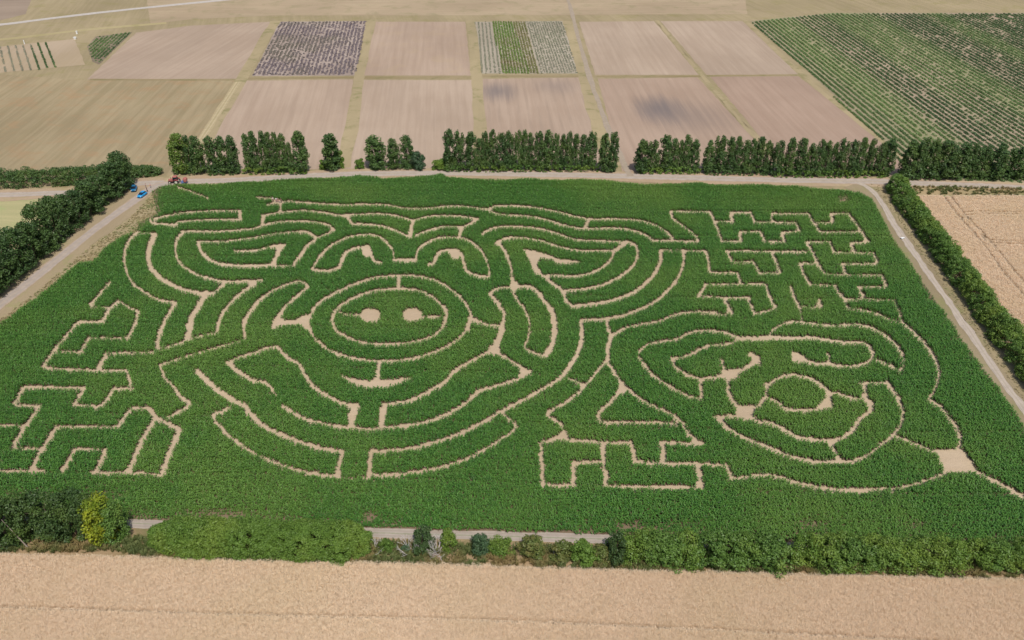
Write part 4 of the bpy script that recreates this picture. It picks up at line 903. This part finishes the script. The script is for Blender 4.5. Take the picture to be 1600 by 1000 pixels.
# left tree row, from the far end by the track corner towards the camera
lt = [(186, 290, 238, 46), (170, 302, 256, 42), (152, 314, 268, 42), (134, 328, 279, 42), (116, 342, 292, 42), (100, 357, 303, 44), (84, 371, 311, 46), (66, 386, 320, 46), (47, 401, 344, 46), (28, 417, 355, 48), (10, 433, 370, 48), (-10, 449, 380, 50), (-32, 466, 392, 50), (-56, 486, 410, 52), (-82, 506, 430, 52)]
for i, (x, by, ty, wpx) in enumerate(lt):
    b = G(x+9, by+5); h = height_at(b, ty+(0 if i == 0 else random.uniform(-4, 9))); rad = wpx/2*(b.y*CP+CAMH*SP)/FPX*(.82 if i == 0 else random.uniform(.85, 1.1))
    lab = 'tallest dark tree at the far end of the left row, by the blue cars' if i == 0 else f'dark green tree beside the left track, {ORD[i]} in its row from the blue cars'
    tree('hedgerow_tree', lab, 'tree', 'dark tree row along the left track', b, h, rad, 'rowtree', 'broad', i, 0.2)
# clipped hedge behind it
hedge('clipped_hedge', 'long clipped dark hedge below the stubble field at far left', None, [G(x, y) for x, y in ((-140, 292), (-60, 290.5), (0, 289), (60, 287), (120, 284), (180, 280))], 4.6, 5.4, 50000, .36, 600, M_pop, top_noise=.08, shape=4)
hedge('clipped_hedge', 'short end of clipped hedge right of the tall tree by the cars', None, [G(x, y) for x, y in ((192, 275), (225, 273.5), (253, 272))], 2.8, 3.4, 9000, .36, 601, M_pop, top_noise=.06, shape=4)
# right hedge: three grown-together lengths read as one
rh = [(1398, 290), (1412, 313), (1436, 346), (1462, 382), (1490, 420), (1520, 461), (1552, 505), (1585, 550), (1620, 598), (1670, 668)]
hedge('field_hedge', 'tall bright green hedge running down the right side beyond the track', None, smooth_poly([G(x-3, y+1) for x, y in rh], 4), 3.4, 6.3, 150000, .32, 610, M_hed, top_noise=.2, shape=2.2)
# near hedges
hedge('overgrown_hedge', 'wide bright green overgrown hedge along the near track at left', None, smooth_poly([G(x, y) for x, y in ((240, 848), (300, 850), (400, 853), (500, 856), (578, 858))], 4), 3.7, 5.0, 170000, .23, 620, M_hlt, top_noise=.06, shape=3.0, smooth=True)
nt_ = [(-40, 856, 766, 60, 'neartree'), (-5, 858, 776, 60, 'neartree'), (30, 850, 770, 56, 'neartree'), (68, 848, 768, 58, 'neartree'), (104, 848, 764, 58, 'neartree'), (132, 848, 770, 54, 'neartree')]
labs = ['dark tree cut by the left picture edge in the near left clump', 'dark tree with a bare leaning stem beside it at the near left corner', 'dark tree left of the tallest one in the near left clump', 'dark tree in the middle of the near left clump', 'tallest dark tree of the near left clump, left of the yellow one', 'dark tree directly behind the yellow leaved tree']
for i, (x, by, ty, wpx, key) in enumerate(nt_):
    mid = (ty+by)/2; bx = 800+(x-800)*(2468-by)/(2468-mid)
    b = G(bx, by-14); h = height_at(b, ty+9); rad = wpx/2*(b.y*CP+CAMH*SP)/FPX
    tree('field_tree', labs[i], 'tree', 'near left tree clump', b, h, rad, key, 'broad', i, 0.2)
for (x, by, ty, wpx, key, lab) in [(151, 852, 772, 50, 'yellow', 'bright yellow leaved tree in the near left clump'), (173, 850, 782, 46, 'neargreen', 'mid green tree at the right end of the near left clump')]:
    mid = (ty+by)/2; bx = 800+(x-800)*(2468-by)/(2468-mid); b = G(bx, by-10); h = height_at(b, ty+8)
    tree('field_tree', lab, 'tree', 'near left tree clump', b, h, wpx/2*(b.y*CP+CAMH*SP)/FPX, key, 'broad', 2, 0.2)
mid_shrubs = [(605, 866, 842, 22, 'lightsmall', 'pale green low shrub right of the overgrown hedge'), (634, 868, 852, 16, 'blue', 'tiny blue green shrub left of the dead branches'), (661, 864, 823, 36, 'dark', 'dense dark rounded shrub between two patches of bare branches'),
    (702, 862, 826, 28, 'lightsmall', 'green shrub just right of the white bare branches'), (752, 868, 834, 32, 'blue', 'dusky blue green shrub beside the near track'), (783, 870, 842, 36, 'hedgelight', 'spreading green shrub right of the dusky blue green one'),
    (832, 874, 836, 40, 'olive', 'olive green shrub with white twigs at its right'), (876, 878, 846, 34, 'olive', 'brownish olive shrub in the rough strip'), (912, 880, 846, 40, 'lightsmall', 'green shrub left of the grey dead twigs'), (940, 882, 852, 30, 'olive', 'small olive shrub at the foot of the grey green bush'),
    (962, 882, 830, 36, 'dark', 'grey green bush at the left end of the long right hedge')]
for i, (x, by, ty, wpx, key, lab) in enumerate(mid_shrubs):
    b = G(x, by-8); h = max(1.0, height_at(b, ty)*.8); rad = wpx/2*(b.y*CP+CAMH*SP)/FPX*1.05
    tree('shrub', lab, 'shrub', 'shrubs of the near rough strip', b, h, rad, key, 'shrub', i)
hs = [(985, 48, 'hedgelight'), (1012, 50, 'hedge'), (1042, 54, 'hedge'), (1072, 52, 'hedgelight'), (1104, 54, 'hedge'), (1136, 54, 'hedge'), (1166, 52, 'hedge'), (1200, 60, 'hedge'),
      (1253, 46, 'hedgelight'), (1284, 52, 'hedge'), (1314, 56, 'hedge'), (1350, 54, 'hedge'), (1383, 50, 'hedge'), (1412, 54, 'hedgelight'), (1446, 60, 'hedge'), (1476, 54, 'hedgelight'), (1521, 50, 'hedgelight'), (1545, 46, 'hedge'), (1578, 46, 'hedge'), (1600, 50, 'hedgelight'), (1640, 54, 'hedge'), (1680, 54, 'hedge')]
for i, (x, wpx, key) in enumerate(hs):
    by = 884+(x-985)*0.018; ty = 826+(x-985)*0.018+(0 if x < 1230 else 2)+random.uniform(-2, 3)
    b = G(x, by-15); h = height_at(b, ty+13); rad = wpx/2*(b.y*CP+CAMH*SP)/FPX*1.12
    if i < 8: lab = f'hedge shrub, {ORD[i]} from the left in the thick hedge right of the near track'
    elif i < 16: lab = f'hedge shrub, {ORD[i-8]} from the left in the far right hedge after the dark gap'
    else: lab = f'hedge shrub, {ORD[i-16]} from the left in the last hedge piece at the right edge'
    tree('hedge_shrub', lab, 'shrub', 'shrubs grown together as the near right hedge', b, h, rad, key, 'shrub', i)
# dead bare branches
def dead_bush(name, label, base, h, seed, lean=0, n=10):
    rr = random.Random(seed); V, Fc = [], []
    def grow(p, d, ln, r, lv):
        q = p+d*ln; tube(V, Fc, p, q, r, r*.65, 5)
        if lv == 0: return
        for _ in range(rr.randint(2, 3)):
            nd = (d+Vector((rr.uniform(-.8, .8), rr.uniform(-.8, .8), rr.uniform(-.3, .5)))).normalized(); grow(q, nd, ln*rr.uniform(.55, .8), r*.62, lv-1)
    for i in range(n):
        a = rr.uniform(0, 6.28); grow(Vector((math.cos(a)*.2, math.sin(a)*.2, 0)), Vector((math.cos(a)*.8+lean, math.sin(a)*.8, rr.uniform(.7, 1.2))).normalized(), h*.42, .055, 3)
    t = mesh_obj(name, V, Fc, M_dead); t.location = base; return tag(t, label, 'dead branches')
dead_bush('dead_branches', 'white bare branches at the right end of the overgrown hedge', G(589, 860), 2.3, 1, .3, 6)
dead_bush('dead_branches', 'white bare branches left of the dense dark shrub', G(641, 864), 3.0, 2, -.3, 9)
dead_bush('dead_branches', 'spreading white bare branches right of the dense dark shrub', G(683, 864), 3.4, 3, .3, 12)
dead_bush('dead_branches', 'few pale twigs lying right of the olive shrub', G(860, 868), 1.5, 4, .4, 5)
dead_bush('dead_branches', 'pale twigs at the left foot of the grey green bush', G(950, 864), 2.0, 5, -.4, 6)
V, Fc = [], []
pA = G(46, 858); 
for k in range(6):
    a = Vector((-3.3*k/6, 0.15*k, 1.1*k)); b_ = Vector((-3.3*(k+1)/6, 0.15*(k+1), 1.1*(k+1))); tube(V, Fc, a, b_, .13-.015*k, .12-.015*k, 7)
t = mesh_obj('bare_stem', V, Fc, plain('weathered_bark', (0.26, 0.22, 0.18), .9, .1)); t.location = pA; tag(t, 'bare leaning grey brown stem in the near left tree clump', 'dead tree')

# ------------------------------------------------------------------ small things: vehicles, people, markers
def box(V, Fc, x0, x1, y0, y1, z0, z1, tx=0, ty=0):
    o = len(V)
    V += [Vector((x0, y0, z0)), Vector((x1, y0, z0)), Vector((x1, y1, z0)), Vector((x0, y1, z0)), Vector((x0+tx, y0+ty, z1)), Vector((x1-tx, y0+ty, z1)), Vector((x1-tx, y1-ty, z1)), Vector((x0+tx, y1-ty, z1))]
    Fc += [(o, o+3, o+2, o+1), (o+4, o+5, o+6, o+7), (o, o+1, o+5, o+4), (o+1, o+2, o+6, o+5), (o+2, o+3, o+7, o+6), (o+3, o, o+4, o+7)]
def loft(V, Fc, secs, hw, cap=True):       # secs: list of (x, zlow, zhigh, halfwidth); rounded cross section
    o0 = len(V); N = 10
    for (x, zl, zh, w_) in secs:
        for (fy, fz) in ((-1, .25), (-1, .7), (-.86, .96), (-.4, 1), (.4, 1), (.86, .96), (1, .7), (1, .25), (.85, 0), (-.85, 0)):
            V.append(Vector((x, fy*w_, zl+(zh-zl)*fz)))
    for s in range(len(secs)-1):
        for i in range(N):
            j = (i+1) % N; a = o0+s*N; Fc.append((a+i, a+j, a+N+j, a+N+i))
    if cap: Fc.append(tuple(o0+i for i in range(N))); Fc.append(tuple(o0+(len(secs)-1)*N+i for i in reversed(range(N))))
def wheel_mesh(name, r0, r1, wd, mat, n=20):
    V, Fc = [], []
    for i in range(n):
        a = 2*math.pi*i/n; c, s = math.cos(a), math.sin(a)
        for (rr_, y) in ((r0, -wd*.5), (r1*.94, -wd*.5), (r1, -wd*.3), (r1, wd*.3), (r1*.94, wd*.5), (r0, wd*.5)): V.append(Vector((c*rr_, y, s*rr_)))
    for i in range(n):
        j = (i+1) % n
        for k in range(6): l = (k+1) % 6; Fc.append((i*6+k, j*6+k, j*6+l, i*6+l))
    me = bpy.data.meshes.new(name); me.from_pydata([tuple(v) for v in V], [], Fc); me.update(); me.materials.append(mat); return me
def disc_mesh(name, r, wd, mat, n=20):
    V, Fc = [], []
    for y in (-wd/2, wd/2):
        for i in range(n): a = 2*math.pi*i/n; V.append((math.cos(a)*r, y, math.sin(a)*r))
        V.append((0, y*1.3, 0))
    m = n+1
    for i in range(n):
        j = (i+1) % n; Fc += [(i, j, m+j, m+i), (n, j, i), (m+n, m+i, m+j)]
    me = bpy.data.meshes.new(name); me.from_pydata(V, [], Fc); me.update(); me.materials.append(mat); return me
M_tyre = plain('tyre', (0.03, 0.03, 0.032), .8, .3); M_rim = plain('rim_metal', (0.5, 0.5, 0.5), .35, .5, .7)
M_glass = plain('dark_glass', (0.012, 0.015, 0.03), .12, .6); M_lamp = plain('lamp_glass', (0.7, 0.72, 0.75), .15, .6); M_tail = plain('tail_lamp', (0.4, 0.02, 0.02), .3, .5)
M_white = plain('white_paint', (0.75, 0.75, 0.73), .5, .4); M_black = plain('black_trim', (0.02, 0.02, 0.022), .5, .4)
def add_wheel(t, x, y, r, wd, rimr, rimmat, lab=None):
    wh = link('wheel', wheel_mesh('tyre', rimr, r, wd, M_tyre), t, (x, y, r)); link('rim', disc_mesh('rim', rimr, wd*.7, rimmat), wh)
def car(label, base, rz, paint, glassy=True):
    t = empty('parked_car', base, rz); tag(t, label, 'car', 'cars by the left tree row')
    V, Fc = [], []
    loft(V, Fc, [(-1.98, .45, .70, .70), (-1.88, .28, .88, .80), (-1.3, .22, .96, .86), (-.4, .2, .98, .87), (.7, .2, .95, .87), (1.35, .22, .86, .84), (1.82, .28, .72, .76), (1.95, .4, .58, .66)], .87)
    mesh_obj('body', V, Fc, paint, t, True)
    V, Fc = [], []; loft(V, Fc, [(-1.75, .9, .98, .72), (-1.25, .9, 1.38, .66), (-.2, .9, 1.44, .66), (.25, .9, 1.38, .66), (1.05, .88, .96, .72)], .7); mesh_obj('window', V, Fc, M_glass, t, True)
    V, Fc = [], []; loft(V, Fc, [(-1.3, 1.36, 1.42, .6), (-.8, 1.41, 1.47, .62), (-.1, 1.41, 1.47, .62), (.15, 1.38, 1.43, .6)], .6); mesh_obj('roof', V, Fc, paint if glassy else M_black, t, True)
    for s in (-1, 1):
        V, Fc = [], []; box(V, Fc, 1.66, 1.88, s*.6-.16, s*.6+.16, .55, .72, .05, .02); mesh_obj('headlight', V, Fc, M_lamp, t)
        V, Fc = [], []; box(V, Fc, -1.97, -1.84, s*.62-.1, s*.62+.1, .62, .84, .02, .02); mesh_obj('tail_light', V, Fc, M_tail, t)
        V, Fc = [], []; box(V, Fc, .55, .72, s*.95-.1, s*.95+.1, .92, 1.06, .02, .02); mesh_obj('mirror', V, Fc, paint, t)
        for x in (-1.2, 1.22): add_wheel(t, x, s*.78, .31, .2, .2, M_rim)
    return t
def heading(a, b): p, q = G(*a), G(*b); return math.atan2(q.y-p.y, q.x-p.x)
M_bl = plain('sky_blue_paint', (0.03, 0.30, 0.62), .25, .6); M_bl2 = plain('deep_blue_paint', (0.02, 0.14, 0.28), .3, .6)
car('bright sky blue hatchback parked at the track bend with dark windows', G(222.5, 306.5, .1), heading((229, 300), (216, 309)), M_bl)
car('darker blue car half hidden under the tallest tree of the left row', G(210, 297, .1), heading((213, 288), (208, 303)), M_bl2)

# tractor, bonnet to the left
M_red = plain('tractor_red', (0.30, 0.05, 0.045), .4, .5); M_pinkred = plain('faded_red', (0.40, 0.14, 0.12), .5, .4); M_cream = plain('cream_rim', (0.62, 0.58, 0.48), .5, .4); M_gry = plain('steel_grey', (0.28, 0.30, 0.34), .5, .5, .4); M_bluei = plain('implement_blue', (0.12, 0.17, 0.35), .5, .4)
tr = empty('tractor', G(275, 286.5, .1), math.pi+R(-3)); tag(tr, 'red tractor with dark cab facing left at the track corner', 'tractor')
V, Fc = [], []; loft(V, Fc, [(2.35, .85, 1.45, .34), (2.2, .8, 1.6, .42), (1.2, .8, 1.72, .45), (.55, .8, 1.78, .45)], .45); mesh_obj('bonnet', V, Fc, M_pinkred, tr)
V, Fc = [], []; box(V, Fc, -1.0, 2.0, -.3, .3, .55, .85); mesh_obj('chassis', V, Fc, M_black, tr)
V, Fc = [], []; box(V, Fc, -.75, .6, -.72, .72, 1.1, 1.72); box(V, Fc, -.8, .55, -.7, .7, 1.72, 2.55, .1, .08); mesh_obj('cab', V, Fc, M_glass, tr)
V, Fc = [], []; box(V, Fc, -.85, .6, -.78, .78, 2.56, 2.74, .12, .12); mesh_obj('roof', V, Fc, M_pinkred, tr)
for s in (-1, 1):
    for x in (-.78, .52):
        V, Fc = [], []; tube(V, Fc, (x, s*.7, 1.72), (x*.88, s*.62, 2.56), .05, .05, 6); mesh_obj('cab_post', V, Fc, M_black, tr)
    V, Fc = [], []; loft(V, Fc, [(-1.35, 1.25, 1.4, .24), (-.95, 1.45, 1.6, .26), (-.4, 1.5, 1.66, .26), (.1, 1.3, 1.45, .24)], .26)
    o = mesh_obj('mudguard', V, Fc, M_red, tr); o.location = (0, s*.92, .12)
    add_wheel(tr, -.6, s*.92, .82, .44, .5, M_cream); add_wheel(tr, 1.85, s*.72, .52, .3, .3, M_cream)
V, Fc = [], []; tube(V, Fc, (1.3, .25, 1.7), (1.3, .25, 2.5), .06, .05, 8); mesh_obj('exhaust', V, Fc, M_black, tr)
V, Fc = [], []; box(V, Fc, 2.3, 2.5, -.3, .3, .6, .9); mesh_obj('front_weight', V, Fc, M_red, tr)
im = empty('implement', G(288.5, 286.5, .1), math.pi+R(-3)); tag(im, 'red and blue mounted implement on the back of the tractor', 'farm implement')
V, Fc = [], []; loft(V, Fc, [(-1.05, .95, 2.0, .6), (-.75, .7, 2.15, .78), (-.2, .7, 2.15, .78), (.1, .95, 2.0, .6)], .7); mesh_obj('hopper', V, Fc, M_pinkred, im)
V, Fc = [], []; box(V, Fc, -.9, .9, -.55, .55, .42, .7); box(V, Fc, .1, .9, -.7, .7, .3, .95, .1, .1); mesh_obj('frame', V, Fc, M_bluei, im)
V, Fc = [], []; tube(V, Fc, (.8, -.3, .6), (1.5, -.2, .7), .05, .05); tube(V, Fc, (.8, .3, .6), (1.5, .2, .7), .05, .05); mesh_obj('drawbar', V, Fc, M_gry, im)
for s in (-1, 1): add_wheel(im, -.45, s*.75, .33, .18, .18, M_gry)

# people
M_skin = plain('skin', (0.45, 0.27, 0.2), .6, .3); M_hairk = plain('dark_hair', (0.02, 0.015, 0.012), .7, .3); M_hairb = plain('brown_hair', (0.12, 0.07, 0.04), .7, .3)
def skin_chain(name, verts, edges, radii, mat, parent, sub=1, root=0):
    me = bpy.data.meshes.new(name); me.from_pydata(verts, edges, []); o = bpy.data.objects.new(name, me); C.objects.link(o)
    md = o.modifiers.new('skin', 'SKIN'); md.use_smooth_shade = True
    for i, r_ in enumerate(radii): me.skin_vertices[0].data[i].radius = (r_, r_) if not isinstance(r_, tuple) else r_; me.skin_vertices[0].data[i].use_root = (i == root)
    if sub: s_ = o.modifiers.new('sub', 'SUBSURF'); s_.levels = sub; s_.render_levels = sub
    dg = bpy.context.evaluated_depsgraph_get(); m2 = bpy.data.meshes.new_from_object(o.evaluated_get(dg)); m2.name = name
    bpy.data.objects.remove(o); m2.materials.clear(); m2.materials.append(mat)
    return link(name, m2, parent)
def person(label, base, rz, top, legs, hair, ht=1.72, arm=0.15, long_hair=False, stride=0.12, seed=0):
    t = empty('person', base, rz); tag(t, label, 'person'); k = ht/1.72
    def K(L): return [(a*k, b*k, c*k) for a, b, c in L]
    v = [(0, 0, .95), (0, 0, 1.15), (0, 0, 1.36), (0, 0, 1.46), (0, .01, 1.54), (0, .015, 1.62), (0, 0, 1.70)]; r = [(.13, .10), (.125, .095), (.15, .10), .055, .065, .092, .06]; e = [(0,1),(1,2),(2,3),(3,4),(4,5),(5,6)]
    for s in (-1, 1):
        o = len(v); v += [(s*.17, 0, 1.38), (s*(.22+arm*.2), -.01, 1.13), (s*(.22+arm*.5), .06, .90), (s*(.23+arm*.5), .09, .83)]; r += [.055, .045, .034, .028]; e += [(2, o), (o, o+1), (o+1, o+2), (o+2, o+3)]
        for f in range(4):
            q = len(v); fy = .075+.012*f; v += [(s*(.235+arm*.5), fy+.01*(f-1), .775), (s*(.225+arm*.5), fy+.014*(f-1), .735-.01*(f in (1, 2)))]; r += [.011, .008]; e += [(o+3, q), (q, q+1)]
        q = len(v); v += [(s*(.20+arm*.5), .125, .80), (s*(.19+arm*.5), .135, .775)]; r += [.012, .009]; e += [(o+3, q), (q, q+1)]
        o = len(v); v += [(s*.09, 0, .88), (s*.10, .02+s*stride*.4, .49), (s*.10, -.02+s*stride, .09), (s*.11, .12+s*stride, .035)]; r += [.085, .058, .042, .035]; e += [(0, o), (o, o+1), (o+1, o+2), (o+2, o+3)]
    skin_chain('body', K(v), e, [tuple(x*k for x in q) if isinstance(q, tuple) else q*k for q in r], M_skin, t)
    v = [(0, 0, .93), (0, 0, 1.15), (0, 0, 1.37)]; r = [(.155, .125), (.15, .12), (.17, .122)]; e = [(0, 1), (1, 2)]
    for s in (-1, 1): o = len(v); v += [(s*.17, 0, 1.385), (s*(.205+arm*.1), -.005, 1.22)]; r += [.075, .066]; e += [(2, o), (o, o+1)]
    skin_chain('top', K(v), e, [tuple(x*k for x in q) if isinstance(q, tuple) else q*k for q in r], top, t)
    v = [(0, 0, .96)]; r = [(.148, .12)]; e = []
    for s in (-1, 1): o = len(v); v += [(s*.09, 0, .87), (s*.10, .02+s*stride*.4, .49), (s*.10, -.02+s*stride, .14)]; r += [.10, .075, .06]; e += [(0, o), (o, o+1), (o+1, o+2)]
    skin_chain('trousers', K(v), e, [tuple(x*k for x in q) if isinstance(q, tuple) else q*k for q in r], legs, t)
    v = [(0, -.02, 1.60), (0, -.015, 1.69)]; r = [.098, .085]; e = [(0, 1)]
    if long_hair: v += [(0, -.07, 1.45)]; r += [.06]; e += [(0, 2)]
    skin_chain('hair', K(v), e, [q*k for q in r], hair, t)
    for s in (-1, 1):
        V, Fc = [], []; box(V, Fc, s*.032-.012, s*.032+.012, .098, .112, 1.602, 1.616); mesh_obj('eye', [q*k for q in V], Fc, M_black, t)
        V, Fc = [], []; box(V, Fc, s*.11-.04, s*.11+.04, -.04+s*stride, .2+s*stride, 0, .07, .01, .02); mesh_obj('shoe', [q*k for q in V], Fc, M_black, t)
    V, Fc = [], []; box(V, Fc, -.012, .012, .095, .13, 1.572, 1.6, .004, .01); mesh_obj('nose', [q*k for q in V], Fc, M_skin, t)
    V, Fc = [], []; box(V, Fc, -.026, .026, .09, .106, 1.548, 1.556); mesh_obj('mouth', [q*k for q in V], Fc, M_pinkred, t)
    return t
M_pink = plain('pink_cloth', (0.62, 0.30, 0.30), .9, .1); M_wcl = plain('white_cloth', (0.78, 0.76, 0.74), .9, .1); M_dk = plain('dark_cloth', (0.02, 0.02, 0.025), .9, .1); M_gcl = plain('grey_cloth', (0.25, 0.25, 0.28), .9, .1); M_mauve = plain('mauve_cloth', (0.30, 0.18, 0.2), .9, .1); M_salmon = plain('salmon_cloth', (0.7, 0.36, 0.3), .9, .1)
Z = .14
person('person in a white top standing leftmost in the group inside the maze', G(427.2, 315.3, Z), 2.6, M_wcl, M_dk, M_hairb, 1.75)
person('person with dark hair and pale pink top in the middle of the maze group', G(432, 316, Z), 3.6, M_wcl, M_mauve, M_hairk, 1.7, long_hair=True)
person('person in mauve clothes standing between the others in the maze group', G(434.6, 316.0, Z), 3.2, M_mauve, M_mauve, M_hairb, 1.65)
person('child in a salmon pink top in front of the maze group', G(437.2, 317.3, Z), 3.1, M_salmon, M_gcl, M_hairb, 1.25)
person('person all in black standing rightmost in the maze group', G(439.7, 316.5, Z), 2.2, M_dk, M_dk, M_hairk, 1.82)
person('person in dark clothes standing behind the bright blue car', G(230.5, 299.5, .1), 2.4, M_dk, M_dk, M_hairk, 1.75)
person('person in a pink top on the track beyond the bright blue car', G(228.4, 293.5, .1), 2.0, M_pink, M_gcl, M_hairb, 1.68, long_hair=True)
person('person in a salmon pink top walking towards the tractor', G(235.6, 293.5, .1), 4.4, M_salmon, M_gcl, M_hairb, 1.6, stride=.2)
# low white marker board beside the right track
mk = empty('marker_board', G(1410, 373, .1), R(25)); tag(mk, 'small white board lying beside the right track', 'board')
V, Fc = [], []; box(V, Fc, -.6, .6, -.35, .35, .25, .33); mesh_obj('panel', V, Fc, M_white, mk)
for sx in (-.5, .5):
    V, Fc = [], []; box(V, Fc, sx-.04, sx+.04, -.3, .3, 0, .25); mesh_obj('support', V, Fc, M_bark, mk)
def post(label, px, py, h, wd):
    t = empty('marker_post', G(px, py)); tag(t, label, 'post')
    V, Fc = [], []; box(V, Fc, -wd/2, wd/2, -wd/2, wd/2, 0, h, wd*.1, wd*.1); mesh_obj('shaft', V, Fc, M_white, t)
    V, Fc = [], []; box(V, Fc, -wd*.7, wd*.7, -wd*.7, wd*.7, h, h+.12, wd*.3, wd*.3); mesh_obj('cap', V, Fc, M_white, t)
post('white post on the grassy bank above the far left plot', 120.5, 53, 1.5, .7)
post('low white block at the corner of the far left plot', 117.5, 61, 1.0, 1.1)
post('thin white post along the top edge of the far left plot', 38.5, 69, 2.0, .35)
